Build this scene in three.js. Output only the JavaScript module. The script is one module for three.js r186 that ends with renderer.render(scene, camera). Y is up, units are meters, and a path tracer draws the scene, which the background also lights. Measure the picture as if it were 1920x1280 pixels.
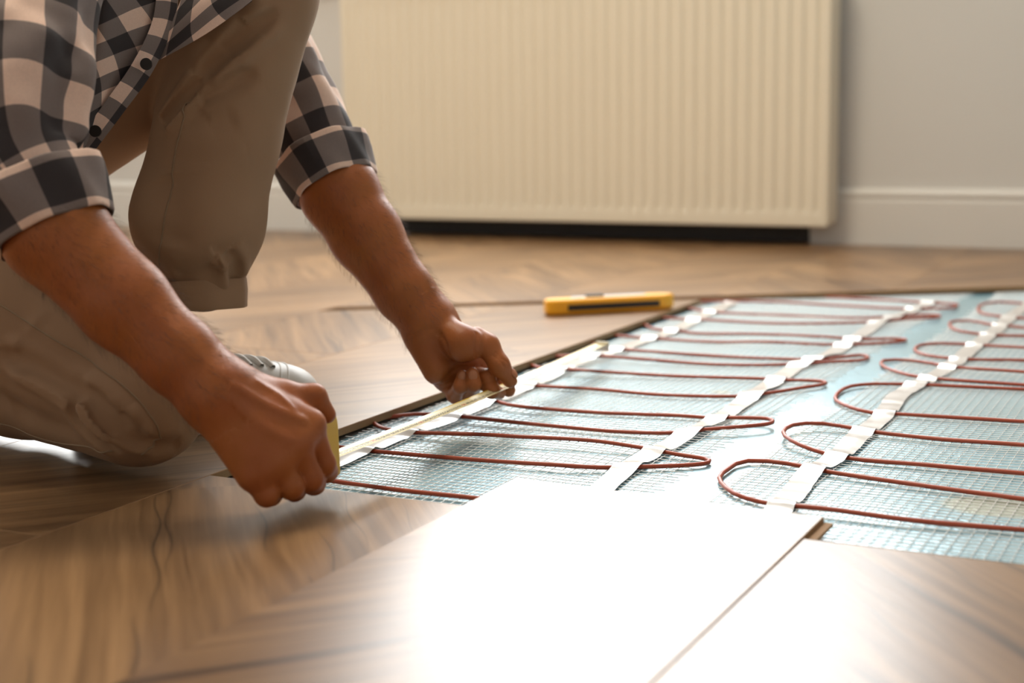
import * as THREE from 'three';
import { RectAreaLightUniformsLib } from 'three/addons/lights/RectAreaLightUniformsLib.js';
import { RoundedBoxGeometry } from 'three/addons/geometries/RoundedBoxGeometry.js';
import { mergeGeometries } from 'three/addons/utils/BufferGeometryUtils.js';

// ---------- camera, sky, daylight, exposure ----------
RectAreaLightUniformsLib.init();
const renderer = new THREE.WebGLRenderer({ antialias: true });
renderer.toneMapping = THREE.LinearToneMapping;
renderer.toneMappingExposure = 1.15;
renderer.shadowMap.enabled = true;
const scene = new THREE.Scene();
const view = { pos:[0,0.33,0],fwd:[-0.4485,-0.1552,-0.8802],up:[-0.0549,0.9877,-0.1462],fov:26.2022 };
const camera = new THREE.PerspectiveCamera(view.fov, 1.5, 0.05, 60);
camera.position.set(...view.pos);
camera.up.set(...view.up);
camera.lookAt(view.pos[0] + view.fwd[0], view.pos[1] + view.fwd[1], view.pos[2] + view.fwd[2]);
camera.focus = 1.42;
camera.userData.fStop = 4.0;
scene.add(camera);
scene.background = new THREE.Color().setRGB(1.8, 1.95, 2.1);   // bright overcast sky, seen through the windows
const WIN = [[-2.42, -0.66], [-4.85, -3.05]], SILL = 0.70, HEAD = 2.25;
for (const [a, b] of WIN) {                                     // daylight entering through each window
  const l = new THREE.RectAreaLight(new THREE.Color().setRGB(1.0, 0.995, 0.97), 8.4, b - a - 0.16, HEAD - SILL - 0.16);
  l.name = 'window_daylight';
  l.position.set((a + b) / 2, (SILL + HEAD) / 2, -3.6);
  l.lookAt((a + b) / 2, (SILL + HEAD) / 2, 0);
  scene.add(l);
}

// ---------- helpers ----------
const rnd = (() => { let s = 12345; return () => { s = (Math.imul(s, 1664525) + 1013904223) | 0; return (s >>> 0) / 4294967296; }; })();
const V = (a) => new THREE.Vector3(a[0], a[1], a[2]);
const lerp = (a, b, t) => a + (b - a) * t;
const clamp = (x, a, b) => Math.min(b, Math.max(a, x));
const sstep = (a, b, x) => { const t = clamp((x - a) / (b - a), 0, 1); return t * t * (3 - 2 * t); };
const taken = {};
const numbered = (n) => { const k = taken[n] = (taken[n] ?? -1) + 1; return k ? n + '_' + String(k).padStart(3, '0') : n; };
function hash3(x, y, z) { let h = Math.imul(x, 374761393) ^ Math.imul(y, 668265263) ^ Math.imul(z, 2147483647 - 1013); h = Math.imul(h ^ (h >>> 13), 1274126177); return ((h ^ (h >>> 16)) >>> 0) / 4294967296; }
function noise3(x, y, z, per = 0) {
  const ix = Math.floor(x), iy = Math.floor(y), iz = Math.floor(z), s = (t) => t * t * (3 - 2 * t), fx = s(x - ix), fy = s(y - iy), fz = s(z - iz);
  const w = per ? (a) => ((a % per) + per) % per : (a) => a, H = (a, b, c) => hash3(w(ix + a), w(iy + b), iz + c);
  return lerp(lerp(lerp(H(0, 0, 0), H(1, 0, 0), fx), lerp(H(0, 1, 0), H(1, 1, 0), fx), fy), lerp(lerp(H(0, 0, 1), H(1, 0, 1), fx), lerp(H(0, 1, 1), H(1, 1, 1), fx), fy), fz);
}
function texture(w, h, px, srgb) {
  const data = new Uint8Array(w * h * 4);
  for (let y = 0; y < h; y++) for (let x = 0; x < w; x++) { const c = px(x, y), o = (y * w + x) * 4; data[o] = clamp(c[0], 0, 255); data[o + 1] = clamp(c[1], 0, 255); data[o + 2] = clamp(c[2], 0, 255); data[o + 3] = 255; }
  const t = new THREE.DataTexture(data, w, h);
  t.wrapS = t.wrapT = THREE.RepeatWrapping; t.magFilter = THREE.LinearFilter; t.minFilter = THREE.LinearFilter; t.needsUpdate = true;
  if (srgb) t.colorSpace = THREE.SRGBColorSpace;
  return t;
}
const lin = (r, g, b) => new THREE.Color().setRGB(r, g, b);
const mat = (o) => new THREE.MeshPhysicalMaterial({ side: THREE.DoubleSide, ...o });
function mesh(name, geo, m, parent, label) {
  const o = new THREE.Mesh(geo, m); o.name = name; o.castShadow = o.receiveShadow = true;
  if (label) o.userData.label = label;
  parent.add(o); return o;
}
function thing(name, base, label, category, group) {
  const o = new THREE.Group(); o.name = numbered(name); o.position.set(...base); o.userData = { label, category };
  if (group) o.userData.group = group;
  o.home = base; scene.add(o); return o;
}
function struct(name, base = [0, 0, 0], label, category) { const o = new THREE.Group(); o.name = name; o.position.set(...base); o.home = base; o.userData = { kind: 'structure' }; if (label) o.userData.label = label; if (category) o.userData.category = category; scene.add(o); return o; }
// geometry in room coordinates, made a part of a thing that stands at its own base
function part(t, name, geo, m, label, parent = t) { geo.translate(-t.home[0], -t.home[1], -t.home[2]); return mesh(name, geo, m, parent, label); }
const box = (x0, x1, y0, y1, z0, z1) => { const g = new THREE.BoxGeometry(x1 - x0, y1 - y0, z1 - z0); g.translate((x0 + x1) / 2, (y0 + y1) / 2, (z0 + z1) / 2); return g; };
const rbox = (x0, x1, y0, y1, z0, z1, r, seg = 3) => { const g = new RoundedBoxGeometry(x1 - x0, y1 - y0, z1 - z0, seg, r); g.translate((x0 + x1) / 2, (y0 + y1) / 2, (z0 + z1) / 2); return g; };
const merge = (list) => mergeGeometries(list.map((g) => { const n = g.index ? g.toNonIndexed() : g; for (const k of Object.keys(n.attributes)) if (!['position', 'normal', 'uv'].includes(k)) n.deleteAttribute(k); return n; }));
const curve = (pts, closed = false) => new THREE.CatmullRomCurve3(pts.map(V), closed, 'centripetal');
const tube = (pts, r, seg, rad = 8, closed = false) => new THREE.TubeGeometry(curve(pts, closed), seg ?? pts.length * 8, r, rad, closed);
function gridGeo(nu, nv, fn, uvf) {                              // a sheet of (nu+1) x (nv+1) points
  const p = [], uv = [], ix = [];
  for (let j = 0; j <= nv; j++) for (let i = 0; i <= nu; i++) { const a = fn(i / nu, j / nv); p.push(a[0], a[1], a[2]); const b = uvf ? uvf(i / nu, j / nv, a) : [i / nu, j / nv]; uv.push(b[0], b[1]); }
  for (let j = 0; j < nv; j++) for (let i = 0; i < nu; i++) { const a = j * (nu + 1) + i, b = a + 1, c = a + nu + 1, d = c + 1; ix.push(a, b, d, a, d, c); }
  const g = new THREE.BufferGeometry();
  g.setAttribute('position', new THREE.Float32BufferAttribute(p, 3)); g.setAttribute('uv', new THREE.Float32BufferAttribute(uv, 2)); g.setIndex(ix); g.computeVertexNormals();
  return g;
}
// signed distances
function roundCone(px, py, pz, q) {
  const bx = q[4] - q[0], by = q[5] - q[1], bz = q[6] - q[2], r1 = q[3], r2 = q[7], l2 = bx * bx + by * by + bz * bz, rr = r1 - r2, a2 = l2 - rr * rr, il2 = 1 / l2;
  const ax = px - q[0], ay = py - q[1], az = pz - q[2], y = ax * bx + ay * by + az * bz, z = y - l2;
  const cx = ax * l2 - bx * y, cy = ay * l2 - by * y, cz = az * l2 - bz * y, x2 = cx * cx + cy * cy + cz * cz, y2 = y * y * l2, z2 = z * z * l2, k = Math.sign(rr) * rr * rr * x2;
  if (Math.sign(z) * a2 * z2 > k) return Math.sqrt(x2 + z2) * il2 - r2;
  if (Math.sign(y) * a2 * y2 < k) return Math.sqrt(x2 + y2) * il2 - r1;
  return (Math.sqrt(x2 * a2 * il2) + y * rr) * il2 - r1;
}
const smin = (a, b, k) => { const h = Math.max(k - Math.abs(a - b), 0) / k; return Math.min(a, b) - h * h * k * 0.25; };
const chain = (pts, k) => pts.slice(1).map((b, i) => [...pts[i], ...b, k]);
function union(prims, x, y, z) { let d = 1e9; for (const q of prims) { const v = roundCone(x, y, z, q); d = d > 1e8 ? v : smin(d, v, q[8]); } return d; }
let along = 0;                                                   // where on the path the nearest point lies, 0 to 1
function toPolyline(pts, x, y, z) {
  let best = 1e9;
  for (let i = 0; i < pts.length - 1; i++) {
    const a = pts[i], b = pts[i + 1], bx = b[0] - a[0], by = b[1] - a[1], bz = b[2] - a[2], ax = x - a[0], ay = y - a[1], az = z - a[2], t = clamp((ax * bx + ay * by + az * bz) / (bx * bx + by * by + bz * bz), 0, 1);
    const dx = ax - bx * t, dy = ay - by * t, dz = az - bz * t; const q = dx * dx + dy * dy + dz * dz; if (q < best) { best = q; along = (i + t) / (pts.length - 1); }
  }
  return Math.sqrt(best);
}
function sdfGeometry(f, lo, hi, h, color) {                      // surface nets over a grid, points pulled onto the surface
  const n = [0, 1, 2].map((k) => Math.ceil((hi[k] - lo[k]) / h) + 1), [nx, ny, nz] = n, val = new Float32Array(nx * ny * nz), B = 8, reach = 0.87 * B * h * 1.25 + 0.012;
  for (let bz = 0; bz < nz; bz += B) for (let by = 0; by < ny; by += B) for (let bx = 0; bx < nx; bx += B) {
    const c = f(lo[0] + (bx + B / 2) * h, lo[1] + (by + B / 2) * h, lo[2] + (bz + B / 2) * h), skip = Math.abs(c) > reach;
    for (let z = bz; z < Math.min(nz, bz + B); z++) for (let y = by; y < Math.min(ny, by + B); y++) for (let x = bx; x < Math.min(nx, bx + B); x++) val[(z * ny + y) * nx + x] = skip ? c : f(lo[0] + x * h, lo[1] + y * h, lo[2] + z * h);
  }
  const at = new Int32Array(nx * ny * nz).fill(-1), pos = [], nor = [], col = [], uv = [], idx = [], E = [[0, 1], [0, 2], [0, 4], [1, 3], [1, 5], [2, 3], [2, 6], [3, 7], [4, 5], [4, 6], [5, 7], [6, 7]], v = new Float32Array(8), e = h * 0.35;
  for (let z = 0; z < nz - 1; z++) for (let y = 0; y < ny - 1; y++) for (let x = 0; x < nx - 1; x++) {
    let mask = 0;
    for (let k = 0; k < 8; k++) { v[k] = val[((z + (k >> 2)) * ny + y + ((k >> 1) & 1)) * nx + x + (k & 1)]; if (v[k] < 0) mask |= 1 << k; }
    if (mask === 0 || mask === 255) continue;
    let sx = 0, sy = 0, sz = 0, c = 0;
    for (const [a, b] of E) if ((v[a] < 0) !== (v[b] < 0)) { const t = v[a] / (v[a] - v[b]); sx += lerp(a & 1, b & 1, t); sy += lerp((a >> 1) & 1, (b >> 1) & 1, t); sz += lerp(a >> 2, b >> 2, t); c++; }
    let X = lo[0] + (x + sx / c) * h, Y = lo[1] + (y + sy / c) * h, Z = lo[2] + (z + sz / c) * h, gx = 0, gy = 1, gz = 0;
    for (let i = 0; i < 2; i++) {
      gx = f(X + e, Y, Z) - f(X - e, Y, Z); gy = f(X, Y + e, Z) - f(X, Y - e, Z); gz = f(X, Y, Z + e) - f(X, Y, Z - e);
      const l = Math.hypot(gx, gy, gz) || 1, d = clamp(f(X, Y, Z), -h, h) * 0.8; gx /= l; gy /= l; gz /= l;
      if (i === 0) { X -= gx * d; Y -= gy * d; Z -= gz * d; }
    }
    at[(z * ny + y) * nx + x] = pos.length / 3; pos.push(X, Y, Z); nor.push(gx, gy, gz); uv.push(X * 0.8 - Z * 0.6, Y + Z * 0.25);
    if (color) col.push(...color(X, Y, Z));
  }
  for (let z = 1; z < nz - 1; z++) for (let y = 1; y < ny - 1; y++) for (let x = 1; x < nx - 1; x++) {
    const i = (z * ny + y) * nx + x, s = val[i] < 0, quad = (o, a, b) => { if ((val[i + o] < 0) === s) return; const q = [at[i], at[i - a], at[i - a - b], at[i - b]]; if (Math.min(...q) < 0) return; if (s) idx.push(q[0], q[1], q[2], q[0], q[2], q[3]); else idx.push(q[0], q[2], q[1], q[0], q[3], q[2]); };
    quad(1, nx, nx * ny); quad(nx, nx * ny, 1); quad(nx * ny, 1, nx);
  }
  const g = new THREE.BufferGeometry();
  g.setAttribute('position', new THREE.Float32BufferAttribute(pos, 3)); g.setAttribute('normal', new THREE.Float32BufferAttribute(nor, 3)); g.setAttribute('uv', new THREE.Float32BufferAttribute(uv, 2));
  if (color) g.setAttribute('color', new THREE.Float32BufferAttribute(col, 3));
  g.setIndex(idx); return g;
}

// ---------- materials ----------
const plaster = mat({ color: lin(0.66, 0.655, 0.635), roughness: 0.9 });
const trimPaint = mat({ color: lin(0.72, 0.71, 0.68), roughness: 0.45 });
const whiteLacquer = mat({ color: lin(0.8, 0.8, 0.78), roughness: 0.35 });
const radiatorPaint = mat({ color: lin(0.80, 0.735, 0.60), roughness: 0.38 });
const ceilingPaint = mat({ color: lin(0.82, 0.81, 0.78), roughness: 0.95 });
const blackPlastic = mat({ color: lin(0.018, 0.016, 0.015), roughness: 0.5 });
const glass = mat({ color: 0xffffff, transmission: 1, roughness: 0, thickness: 0 });
const screed = mat({ color: lin(0.3, 0.29, 0.27), roughness: 0.95 });
const underlayFoam = mat({ color: lin(0.24, 0.3, 0.32), roughness: 0.8 });
const core = mat({ color: lin(0.30, 0.175, 0.085), roughness: 0.8 });

// wood print of the laminate: grain runs along u, one tile is 0.9 x 0.45 m
const N = (x, y, px, s) => noise3(x, y, s, px);
function grainAt(u, v) {                                         // u, v in 0..1, periodic
  const warp = 0.10 * (N(u * 2, v * 4, 4, 1.5) - 0.5) + 0.030 * (N(u * 4, v * 8, 8, 4.5) - 0.5) + 0.008 * (N(u * 16, v * 16, 16, 5.5) - 0.5), q = v + warp;
  const figure = N(u * 2, q * 16, 16, 9.5) * 0.5 + N(u * 4, q * 32, 32, 10.5) * 0.5;                 // broad soft streaks
  const line = N(u * 4, q * 64, 64, 11.5) * 0.55 + N(u * 8, q * 128, 128, 12.5) * 0.45;              // growth lines
  const fine = N(u * 16, v * 256, 256, 2.5) * 0.6 + N(u * 32, v * 512, 512, 3.5) * 0.4;              // pores
  const arch = (0.5 + 0.5 * Math.sin(q * Math.PI * 2 * 22)) * sstep(0.45, 0.7, N(u * 2, v * 4, 4, 13.5)); // arched figure in places
  return { figure, line, fine, arch, broad: N(u * 2, v * 4, 4, 6.5) };
}
const cracks = Array.from({ length: 26 }, () => ({ u: rnd(), v: rnd(), l: 0.05 + rnd() * 0.16, w: 0.0012 + rnd() * 0.002, s: 0.4 + 0.6 * rnd(), p: rnd() * 6 }));
const woodColor = texture(1024, 1024, (x, y) => {
  const u = x / 1024, v = y / 1024, g = grainAt(u, v);
  let t = -0.30 + 0.72 * g.figure + 0.55 * g.line + 0.2 * g.fine + 0.22 * g.broad - 0.16 * g.arch;
  let dark = 0;
  for (const c of cracks) { let du = Math.abs(u - c.u); du = Math.min(du, 1 - du); if (du > c.l) continue; let dv = Math.abs(v - c.v - 0.006 * Math.sin((u - c.u) * 40 + c.p)); dv = Math.min(dv, 1 - dv); dark = Math.max(dark, c.s * (1 - du / c.l) ** 0.5 * Math.exp(-((dv / c.w) ** 2))); dark = Math.max(dark, 0.25 * c.s * (1 - du / c.l) * Math.exp(-((dv / 0.012) ** 2))); }
  t = clamp(t, 0, 1.15);
  const k = 1 - 0.62 * dark;
  return [lerp(78, 178, t) * k, lerp(55, 141, t) * k, lerp(34, 101, t) * k];
}, true);
const woodBump = texture(512, 1024, (x, y) => { const g = grainAt(x / 512, y / 1024), c = 90 + 90 * g.fine + 60 * g.line; return [c, c, c]; });
const laminate = mat({ map: woodColor, bumpMap: woodBump, bumpScale: 0.00015, roughness: 0.315, clearcoat: 0.0 });

// gingham cloth, one tile is one dark and one light stripe each way
const ginghamMap = texture(256, 256, (x, y) => {
  const s = (t) => sstep(0.245, 0.255, t) - sstep(0.745, 0.755, t), a = s((x + 0.5) / 256), b = s((y + 0.5) / 256), thread = 0.93 + 0.14 * hash3(x, y, 5), tw = 0.97 + 0.06 * ((x + y) & 3) / 3;
  const light = [226, 196, 180], mid = [122, 110, 107], dark = [50, 45, 48], c = a + b > 1.5 ? dark : a + b > 0.5 ? mid : light, m = Math.abs(a + b - Math.round(a + b));
  return c.map((q) => q * thread * tw * (1 - 0.05 * m));
}, true);
ginghamMap.repeat.set(1 / 0.068, 1 / 0.068);
const weaveBump = texture(128, 128, (x, y) => { const c = 120 + 60 * (((x + 2 * y) % 8) / 8) + 60 * hash3(x, y, 2); return [c, c, c]; });
weaveBump.repeat.set(30, 30);
const gingham = mat({ map: ginghamMap, bumpMap: weaveBump, bumpScale: 0.0002, roughness: 0.85, sheen: 0.4, sheenColor: lin(0.5, 0.48, 0.46), sheenRoughness: 0.6 });
const khaki = mat({ color: lin(0.31, 0.188, 0.110), bumpMap: weaveBump, bumpScale: 0.0002, roughness: 0.85, sheen: 0.25, sheenColor: lin(0.5, 0.44, 0.36), sheenRoughness: 0.5 });
const khakiSeam = mat({ color: lin(0.27, 0.185, 0.115), roughness: 0.85 });
const cottonWhite = mat({ color: lin(0.68, 0.66, 0.62), roughness: 0.9 });
const skinBump = texture(256, 256, (x, y) => { const c = 128 + 60 * (noise3(x / 4, y / 4, 1.5, 64) - 0.5) + 60 * (noise3(x / 8, y / 8, 2.5, 32) - 0.5); return [c, c, c]; });
skinBump.repeat.set(22, 22);
const skin = mat({ color: lin(1, 1, 1), vertexColors: true, bumpMap: skinBump, bumpScale: 0.00035, roughness: 0.46, specularIntensity: 0.65 });
const nailMat = mat({ color: lin(0.36, 0.135, 0.06), roughness: 0.42 });
const hairMat = mat({ color: lin(0.09, 0.05, 0.03), roughness: 0.6 });

// ---------- the room ----------
const ROOM = { x0: -5.4, x1: 1.7, z0: -3.51, z1: 2.0, top: 2.65 }, T = 0.26;
{
  const s = struct('wall_back'), zs = [ROOM.z0 - T, ROOM.z0], cut = [ROOM.x0, WIN[1][0], WIN[1][1], WIN[0][0], WIN[0][1], ROOM.x1], g = [];
  g.push(box(ROOM.x0, ROOM.x1, -0.15, SILL, ...zs), box(ROOM.x0, ROOM.x1, HEAD, ROOM.top, ...zs));
  for (let i = 0; i < 6; i += 2) g.push(box(cut[i], cut[i + 1], SILL, HEAD, ...zs));
  part(s, 'wall_surface', merge(g), plaster);
  const wall = (n, ...b) => part(struct(n), 'wall_surface', box(...b), plaster);
  wall('wall_left', ROOM.x0 - T, ROOM.x0, -0.15, ROOM.top, ROOM.z0 - T, ROOM.z1 + T);
  wall('wall_right', ROOM.x1, ROOM.x1 + T, -0.15, ROOM.top, ROOM.z0 - T, ROOM.z1 + T);
  wall('wall_front', ROOM.x0, ROOM.x1, -0.15, ROOM.top, ROOM.z1, ROOM.z1 + T);
  part(struct('ceiling'), 'ceiling_surface', box(ROOM.x0 - T, ROOM.x1 + T, ROOM.top, ROOM.top + 0.2, ROOM.z0 - T, ROOM.z1 + T), ceilingPaint);
}
WIN.forEach(([a, b], i) => {
  const s = struct('window_' + (i + 1)), z = ROOM.z0 - 0.13, f = 0.065, m = (a + b) / 2;
  const bar = (n, x0, x1, y0, y1, d = 0.035) => part(s, n, rbox(x0, x1, y0, y1, z - d, z + d, 0.006), whiteLacquer);
  bar('window_frame', a, a + f, SILL, HEAD); bar('window_frame', b - f, b, SILL, HEAD); bar('window_frame', a + f, b - f, HEAD - f, HEAD); bar('window_frame', a + f, b - f, SILL, SILL + f);
  bar('mullion', m - 0.045, m + 0.045, SILL + f, HEAD - f, 0.03);
  for (const [x0, x1] of [[a + f, m - 0.045], [m + 0.045, b - f]]) part(s, 'pane', box(x0, x1, SILL + f, HEAD - f, z - 0.003, z + 0.003), glass);
  part(s, 'window_sill', rbox(a - 0.02, b + 0.02, SILL - 0.018, SILL - 0.001, ROOM.z0 - 0.1, ROOM.z0 + 0.04, 0.006), whiteLacquer);
});
// skirting with a beaded top; it stops at the dark recessed strip under the radiator
function skirting(name, x0, x1) {
  const sh = new THREE.Shape(); sh.moveTo(0, 0); sh.lineTo(0.016, 0); sh.lineTo(0.016, 0.104); sh.lineTo(0.0125, 0.108); sh.lineTo(0.0125, 0.113); sh.quadraticCurveTo(0.018, 0.116, 0.0155, 0.123); sh.quadraticCurveTo(0.012, 0.131, 0.004, 0.134); sh.lineTo(0, 0.134);
  const g = new THREE.ExtrudeGeometry(sh, { depth: x1 - x0, bevelEnabled: false, curveSegments: 6 });
  g.rotateY(-Math.PI / 2); // profile depth -> +z, length -> -x
  g.translate(x1, 0, ROOM.z0);
  part(struct(name), 'skirting_board', g, trimPaint);
}
skirting('baseboard_back', -0.965, ROOM.x1);
skirting('baseboard_back_left', ROOM.x0, -2.33);
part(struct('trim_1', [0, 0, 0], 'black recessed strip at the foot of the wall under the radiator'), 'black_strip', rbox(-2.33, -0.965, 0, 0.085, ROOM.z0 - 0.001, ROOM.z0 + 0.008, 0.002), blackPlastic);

// ---------- floor: screed, underlay, boards one by one ----------
const floor = struct('floor', [0, 0, 0], 'laminate floor with oak chevron print');
const BT = 0.0085, X0 = -0.857, W = 0.279;                       // board thickness, first joint beside the mat, board width
part(floor, 'screed', box(ROOM.x0, ROOM.x1, -0.15, -0.0135, ROOM.z0, ROOM.z1), screed);
const DIAG = { a: [-1.42, -2.10], b: [0.0, -3.02] };            // oblique cut along the far side of the open strip
const dn = (() => { const x = DIAG.b[0] - DIAG.a[0], z = DIAG.b[1] - DIAG.a[1], l = Math.hypot(x, z); return [z / l, -x / l]; })();   // points away from the camera
const farSide = (x, z) => (x - DIAG.a[0]) * dn[0] + (z - DIAG.a[1]) * dn[1];
function clip(poly, f) { const out = []; poly.forEach((p, i) => { const q = poly[(i + 1) % poly.length], a = f(p[0], p[1]), b = f(q[0], q[1]); if (a >= 0) out.push(p); if ((a >= 0) !== (b >= 0)) { const t = a / (a - b); out.push([lerp(p[0], q[0], t), lerp(p[1], q[1], t)]); } }); return out; }
function boardGeo(poly, strip, at) {
  const sh = new THREE.Shape(poly.map(([x, z]) => new THREE.Vector2(x, -z))), bv = 0.0006;
  const g = new THREE.ExtrudeGeometry(sh, { depth: BT - 2 * bv, bevelEnabled: true, bevelThickness: bv, bevelSize: bv, bevelOffset: -bv - 0.0002, bevelSegments: 1 });
  g.rotateX(-Math.PI / 2); g.translate(0, -BT + bv, 0);
  const ang = (strip & 1 ? 1 : -1) * 40 * Math.PI / 180, c = Math.cos(ang), s = Math.sin(ang), ox = hash3(strip, at, 1) * 3, oy = hash3(strip, at, 2) * 3, p = g.attributes.position, uv = g.attributes.uv;
  for (let i = 0; i < p.count; i++) { const l = -p.getZ(i), a = p.getX(i); uv.setXY(i, (l * c + a * s + ox) / 0.9, (a * c - l * s + oy) / 0.45); }
  return g;
}
function addBoard(poly, strip, at) { if (poly.length > 2) part(floor, 'board', boardGeo(poly, strip, at), [laminate, core]); }
const rect = (x0, x1, z0, z1) => [[x0, z0], [x1, z0], [x1, z1], [x0, z1]];
for (let k = -17; k < 10; k++) {
  const a = Math.max(ROOM.x0, X0 + k * W), b = Math.min(ROOM.x1, X0 + (k + 1) * W), L = 1.38, off = (((k * 0.61) % 1) + 1) % 1 * L;
  if (b - a < 0.01) continue;
  for (let j = -4; j < 3; j++) {
    const z0 = Math.max(ROOM.z0, j * L + off), z1 = Math.min(ROOM.z1, (j + 1) * L + off);
    if (z1 - z0 < 0.01) continue;
    const all = rect(a, b, z0, z1);
    if (k < -2 || k > 4) addBoard(all, k, j);
    else {
      addBoard(clip(all, farSide), k, j);                                                  // laid beyond the oblique cut
      const near = clip(all, (x, z) => -farSide(x, z) - 0.045);
      if (k < 0) addBoard(near, k, j);
      else if (k === 1) addBoard(clip(near, (x, z) => z + 0.352), k, j);
      else addBoard(clip(near, (x, z) => z + (k === 0 ? 1.057 : 1.078)), k, j);
    }
  }
}
part(floor, 'underlay', merge([box(ROOM.x0, -1.45, -0.0134, -BT - 0.0001, ROOM.z0, ROOM.z1), box(-1.45, X0 - 0.02, -0.0134, -BT - 0.0001, -2.02, ROOM.z1), box(X0 - 0.02, ROOM.x1, -0.0134, -BT - 0.0001, -0.92, ROOM.z1), box(-1.45, ROOM.x1, -0.0134, -BT - 0.0001, ROOM.z0, -3.1), box(0.56, ROOM.x1, -0.0134, -BT - 0.0001, -3.1, -0.92)]), underlayFoam);
{ // the board not yet pressed down, its far end still lifted
  const z0 = -1.137, z1 = -0.354, t = thing('laminate_plank', [X0 + 2 * W, -BT, z1], 'loose wide laminate plank with its end tipped up over the heating mat edge', 'plank');
  const g = boardGeo(rect(X0 + W, X0 + 2 * W, z0, z1), 1, 7);
  part(t, 'board', g, [laminate, core]);
  part(t, 'tongue', box(X0 + 2 * W - 0.002, X0 + 2 * W + 0.0075, -0.0072, -0.0042, z0 + 0.001, z1 - 0.01), core, 'bare fibreboard tongue along the edge');
  t.rotation.set(0.0022, 0, -0.017);
}

// ---------- blue foil and heating mats ----------
const foilMap = texture(512, 512, (x, y) => {
  const n = noise3(x / 32, y / 32, 3.5, 16), m = noise3(x / 4, y / 4, 7.5, 128);
  let st = 0; for (const [sx, sz, r] of [[0.47, 0.24, 0.03], [0.55, 0.16, 0.022], [0.535, 0.35, 0.02], [0.78, 0.8, 0.03], [0.2, 0.52, 0.02], [0.63, 0.09, 0.02]]) { const d = Math.hypot((x / 512 - sx), (y / 512 - sz) * 1.4) / r + 0.9 * (n - 0.5) * 2; st = Math.max(st, 1 - sstep(0.7, 1.05, d)); }
  const b = 0.9 + 0.12 * n + 0.08 * m;
  return [lerp(140, 180, st * 0.75) * b, lerp(190, 178, st * 0.75) * b, lerp(208, 150, st * 0.75) * b];
}, true);
const foilBump = texture(256, 256, (x, y) => { const c = 128 + 80 * (noise3(x / 4, y / 4, 1.5, 64) - 0.5) + 90 * (noise3(x / 16, y / 16, 2.5, 16) - 0.5); return [c, c, c]; });
foilBump.repeat.set(10, 10);
const foilMat = mat({ map: foilMap, bumpMap: foilBump, bumpScale: 0.0012, roughness: 0.3, metalness: 0.3, clearcoat: 1.0, clearcoatRoughness: 0.22 });
const FOIL = -0.0128, foilH = (x, z) => FOIL + 0.0012 * noise3(x * 9 + 3, z * 9, 0.5);
const foil = thing('foil_underlay', [-0.15, -0.0134, -2.0], 'pale blue foil underlay sheet lying beneath the heating mats', 'underlay');
part(foil, 'foil_sheet', gridGeo(90, 130, (u, v) => { const x = lerp(X0 + 0.002, 0.555, u), z = lerp(-0.925, -3.09, v); return [x, foilH(x, z), z]; }, (u, v) => [u, v * 1.5]), foilMat);

const cableRubber = mat({ color: lin(0.36, 0.058, 0.022), roughness: 0.42 });
const fibre = mat({ color: lin(0.86, 0.87, 0.87), roughness: 0.4 });
const tapeFilm = mat({ color: lin(0.55, 0.535, 0.52), roughness: 0.3, clearcoat: 0.5, clearcoatRoughness: 0.15 });
// mesh waves: it lifts in soft blisters between the tapes
const meshH = (x, z) => FOIL + 0.0016 + 0.0042 * sstep(0.45, 0.85, noise3(x * 6 + 1.7, z * 7.5, 4.5)) + 0.0009 * noise3(x * 25, z * 25, 8.5);
function strands(x0, x1, z0, z1, keep, skew) {
  const P = [], I = [], p = 0.0098, r = 0.0005;
  const strand = (pt, n) => {
    let prev = -1;
    for (let i = 0; i <= n; i++) {
      const a = pt(i / n), b = pt(Math.min(1, (i + 0.5) / n)), c = pt(Math.max(0, (i - 0.5) / n));
      if (!keep(a[0], a[2])) { prev = -1; continue; }
      const dx = b[0] - c[0], dz = b[2] - c[2], l = Math.hypot(dx, dz) || 1, nx = -dz / l * r, nz = dx / l * r, s = P.length / 3;
      P.push(a[0] + nx, a[1] - r * 0.4, a[2] + nz, a[0], a[1] + r * 0.8, a[2], a[0] - nx, a[1] - r * 0.4, a[2] - nz);
      if (prev >= 0) for (let k = 0; k < 3; k++) { const m = (k + 1) % 3; I.push(prev + k, s + k, s + m, prev + k, s + m, prev + m); }
      prev = s;
    }
  };
  const wob = (a, b) => 0.0035 * (noise3(a * 5, b * 5, 2.5) - 0.5);
  for (let x = x0; x <= x1; x += p) strand((t) => { const z = lerp(z0, z1, t), X = x + wob(x * 0.5, z) * 2 + skew(z); return [X, meshH(X, z), z]; }, Math.ceil((z0 - z1) / 0.016));
  for (let z = z0; z >= z1; z -= p) { const e0 = rnd() * 0.012, e1 = rnd() * 0.012; strand((t) => { const x = lerp(x0 - e0, x1 + e1, t), Z = z + wob(x, z * 0.5) * 2; return [x + skew(Z), meshH(x, Z) + 0.0004, Z]; }, Math.ceil((x1 - x0) / 0.016)); }
  const g = new THREE.BufferGeometry(); g.setAttribute('position', new THREE.Float32BufferAttribute(P, 3)); g.setIndex(I); g.computeVertexNormals(); return g;
}
const underFar = (x, z) => farSide(x, z) < 0.03;
const CB = 0.0023;
function cableGeo(list) { const pts = list.map(([x, z]) => [x, Math.max(meshH(x, z) + CB * 0.9, FOIL + 0.004), z]); return tube(pts, CB, Math.round(list.length * 7), 8); }
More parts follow.
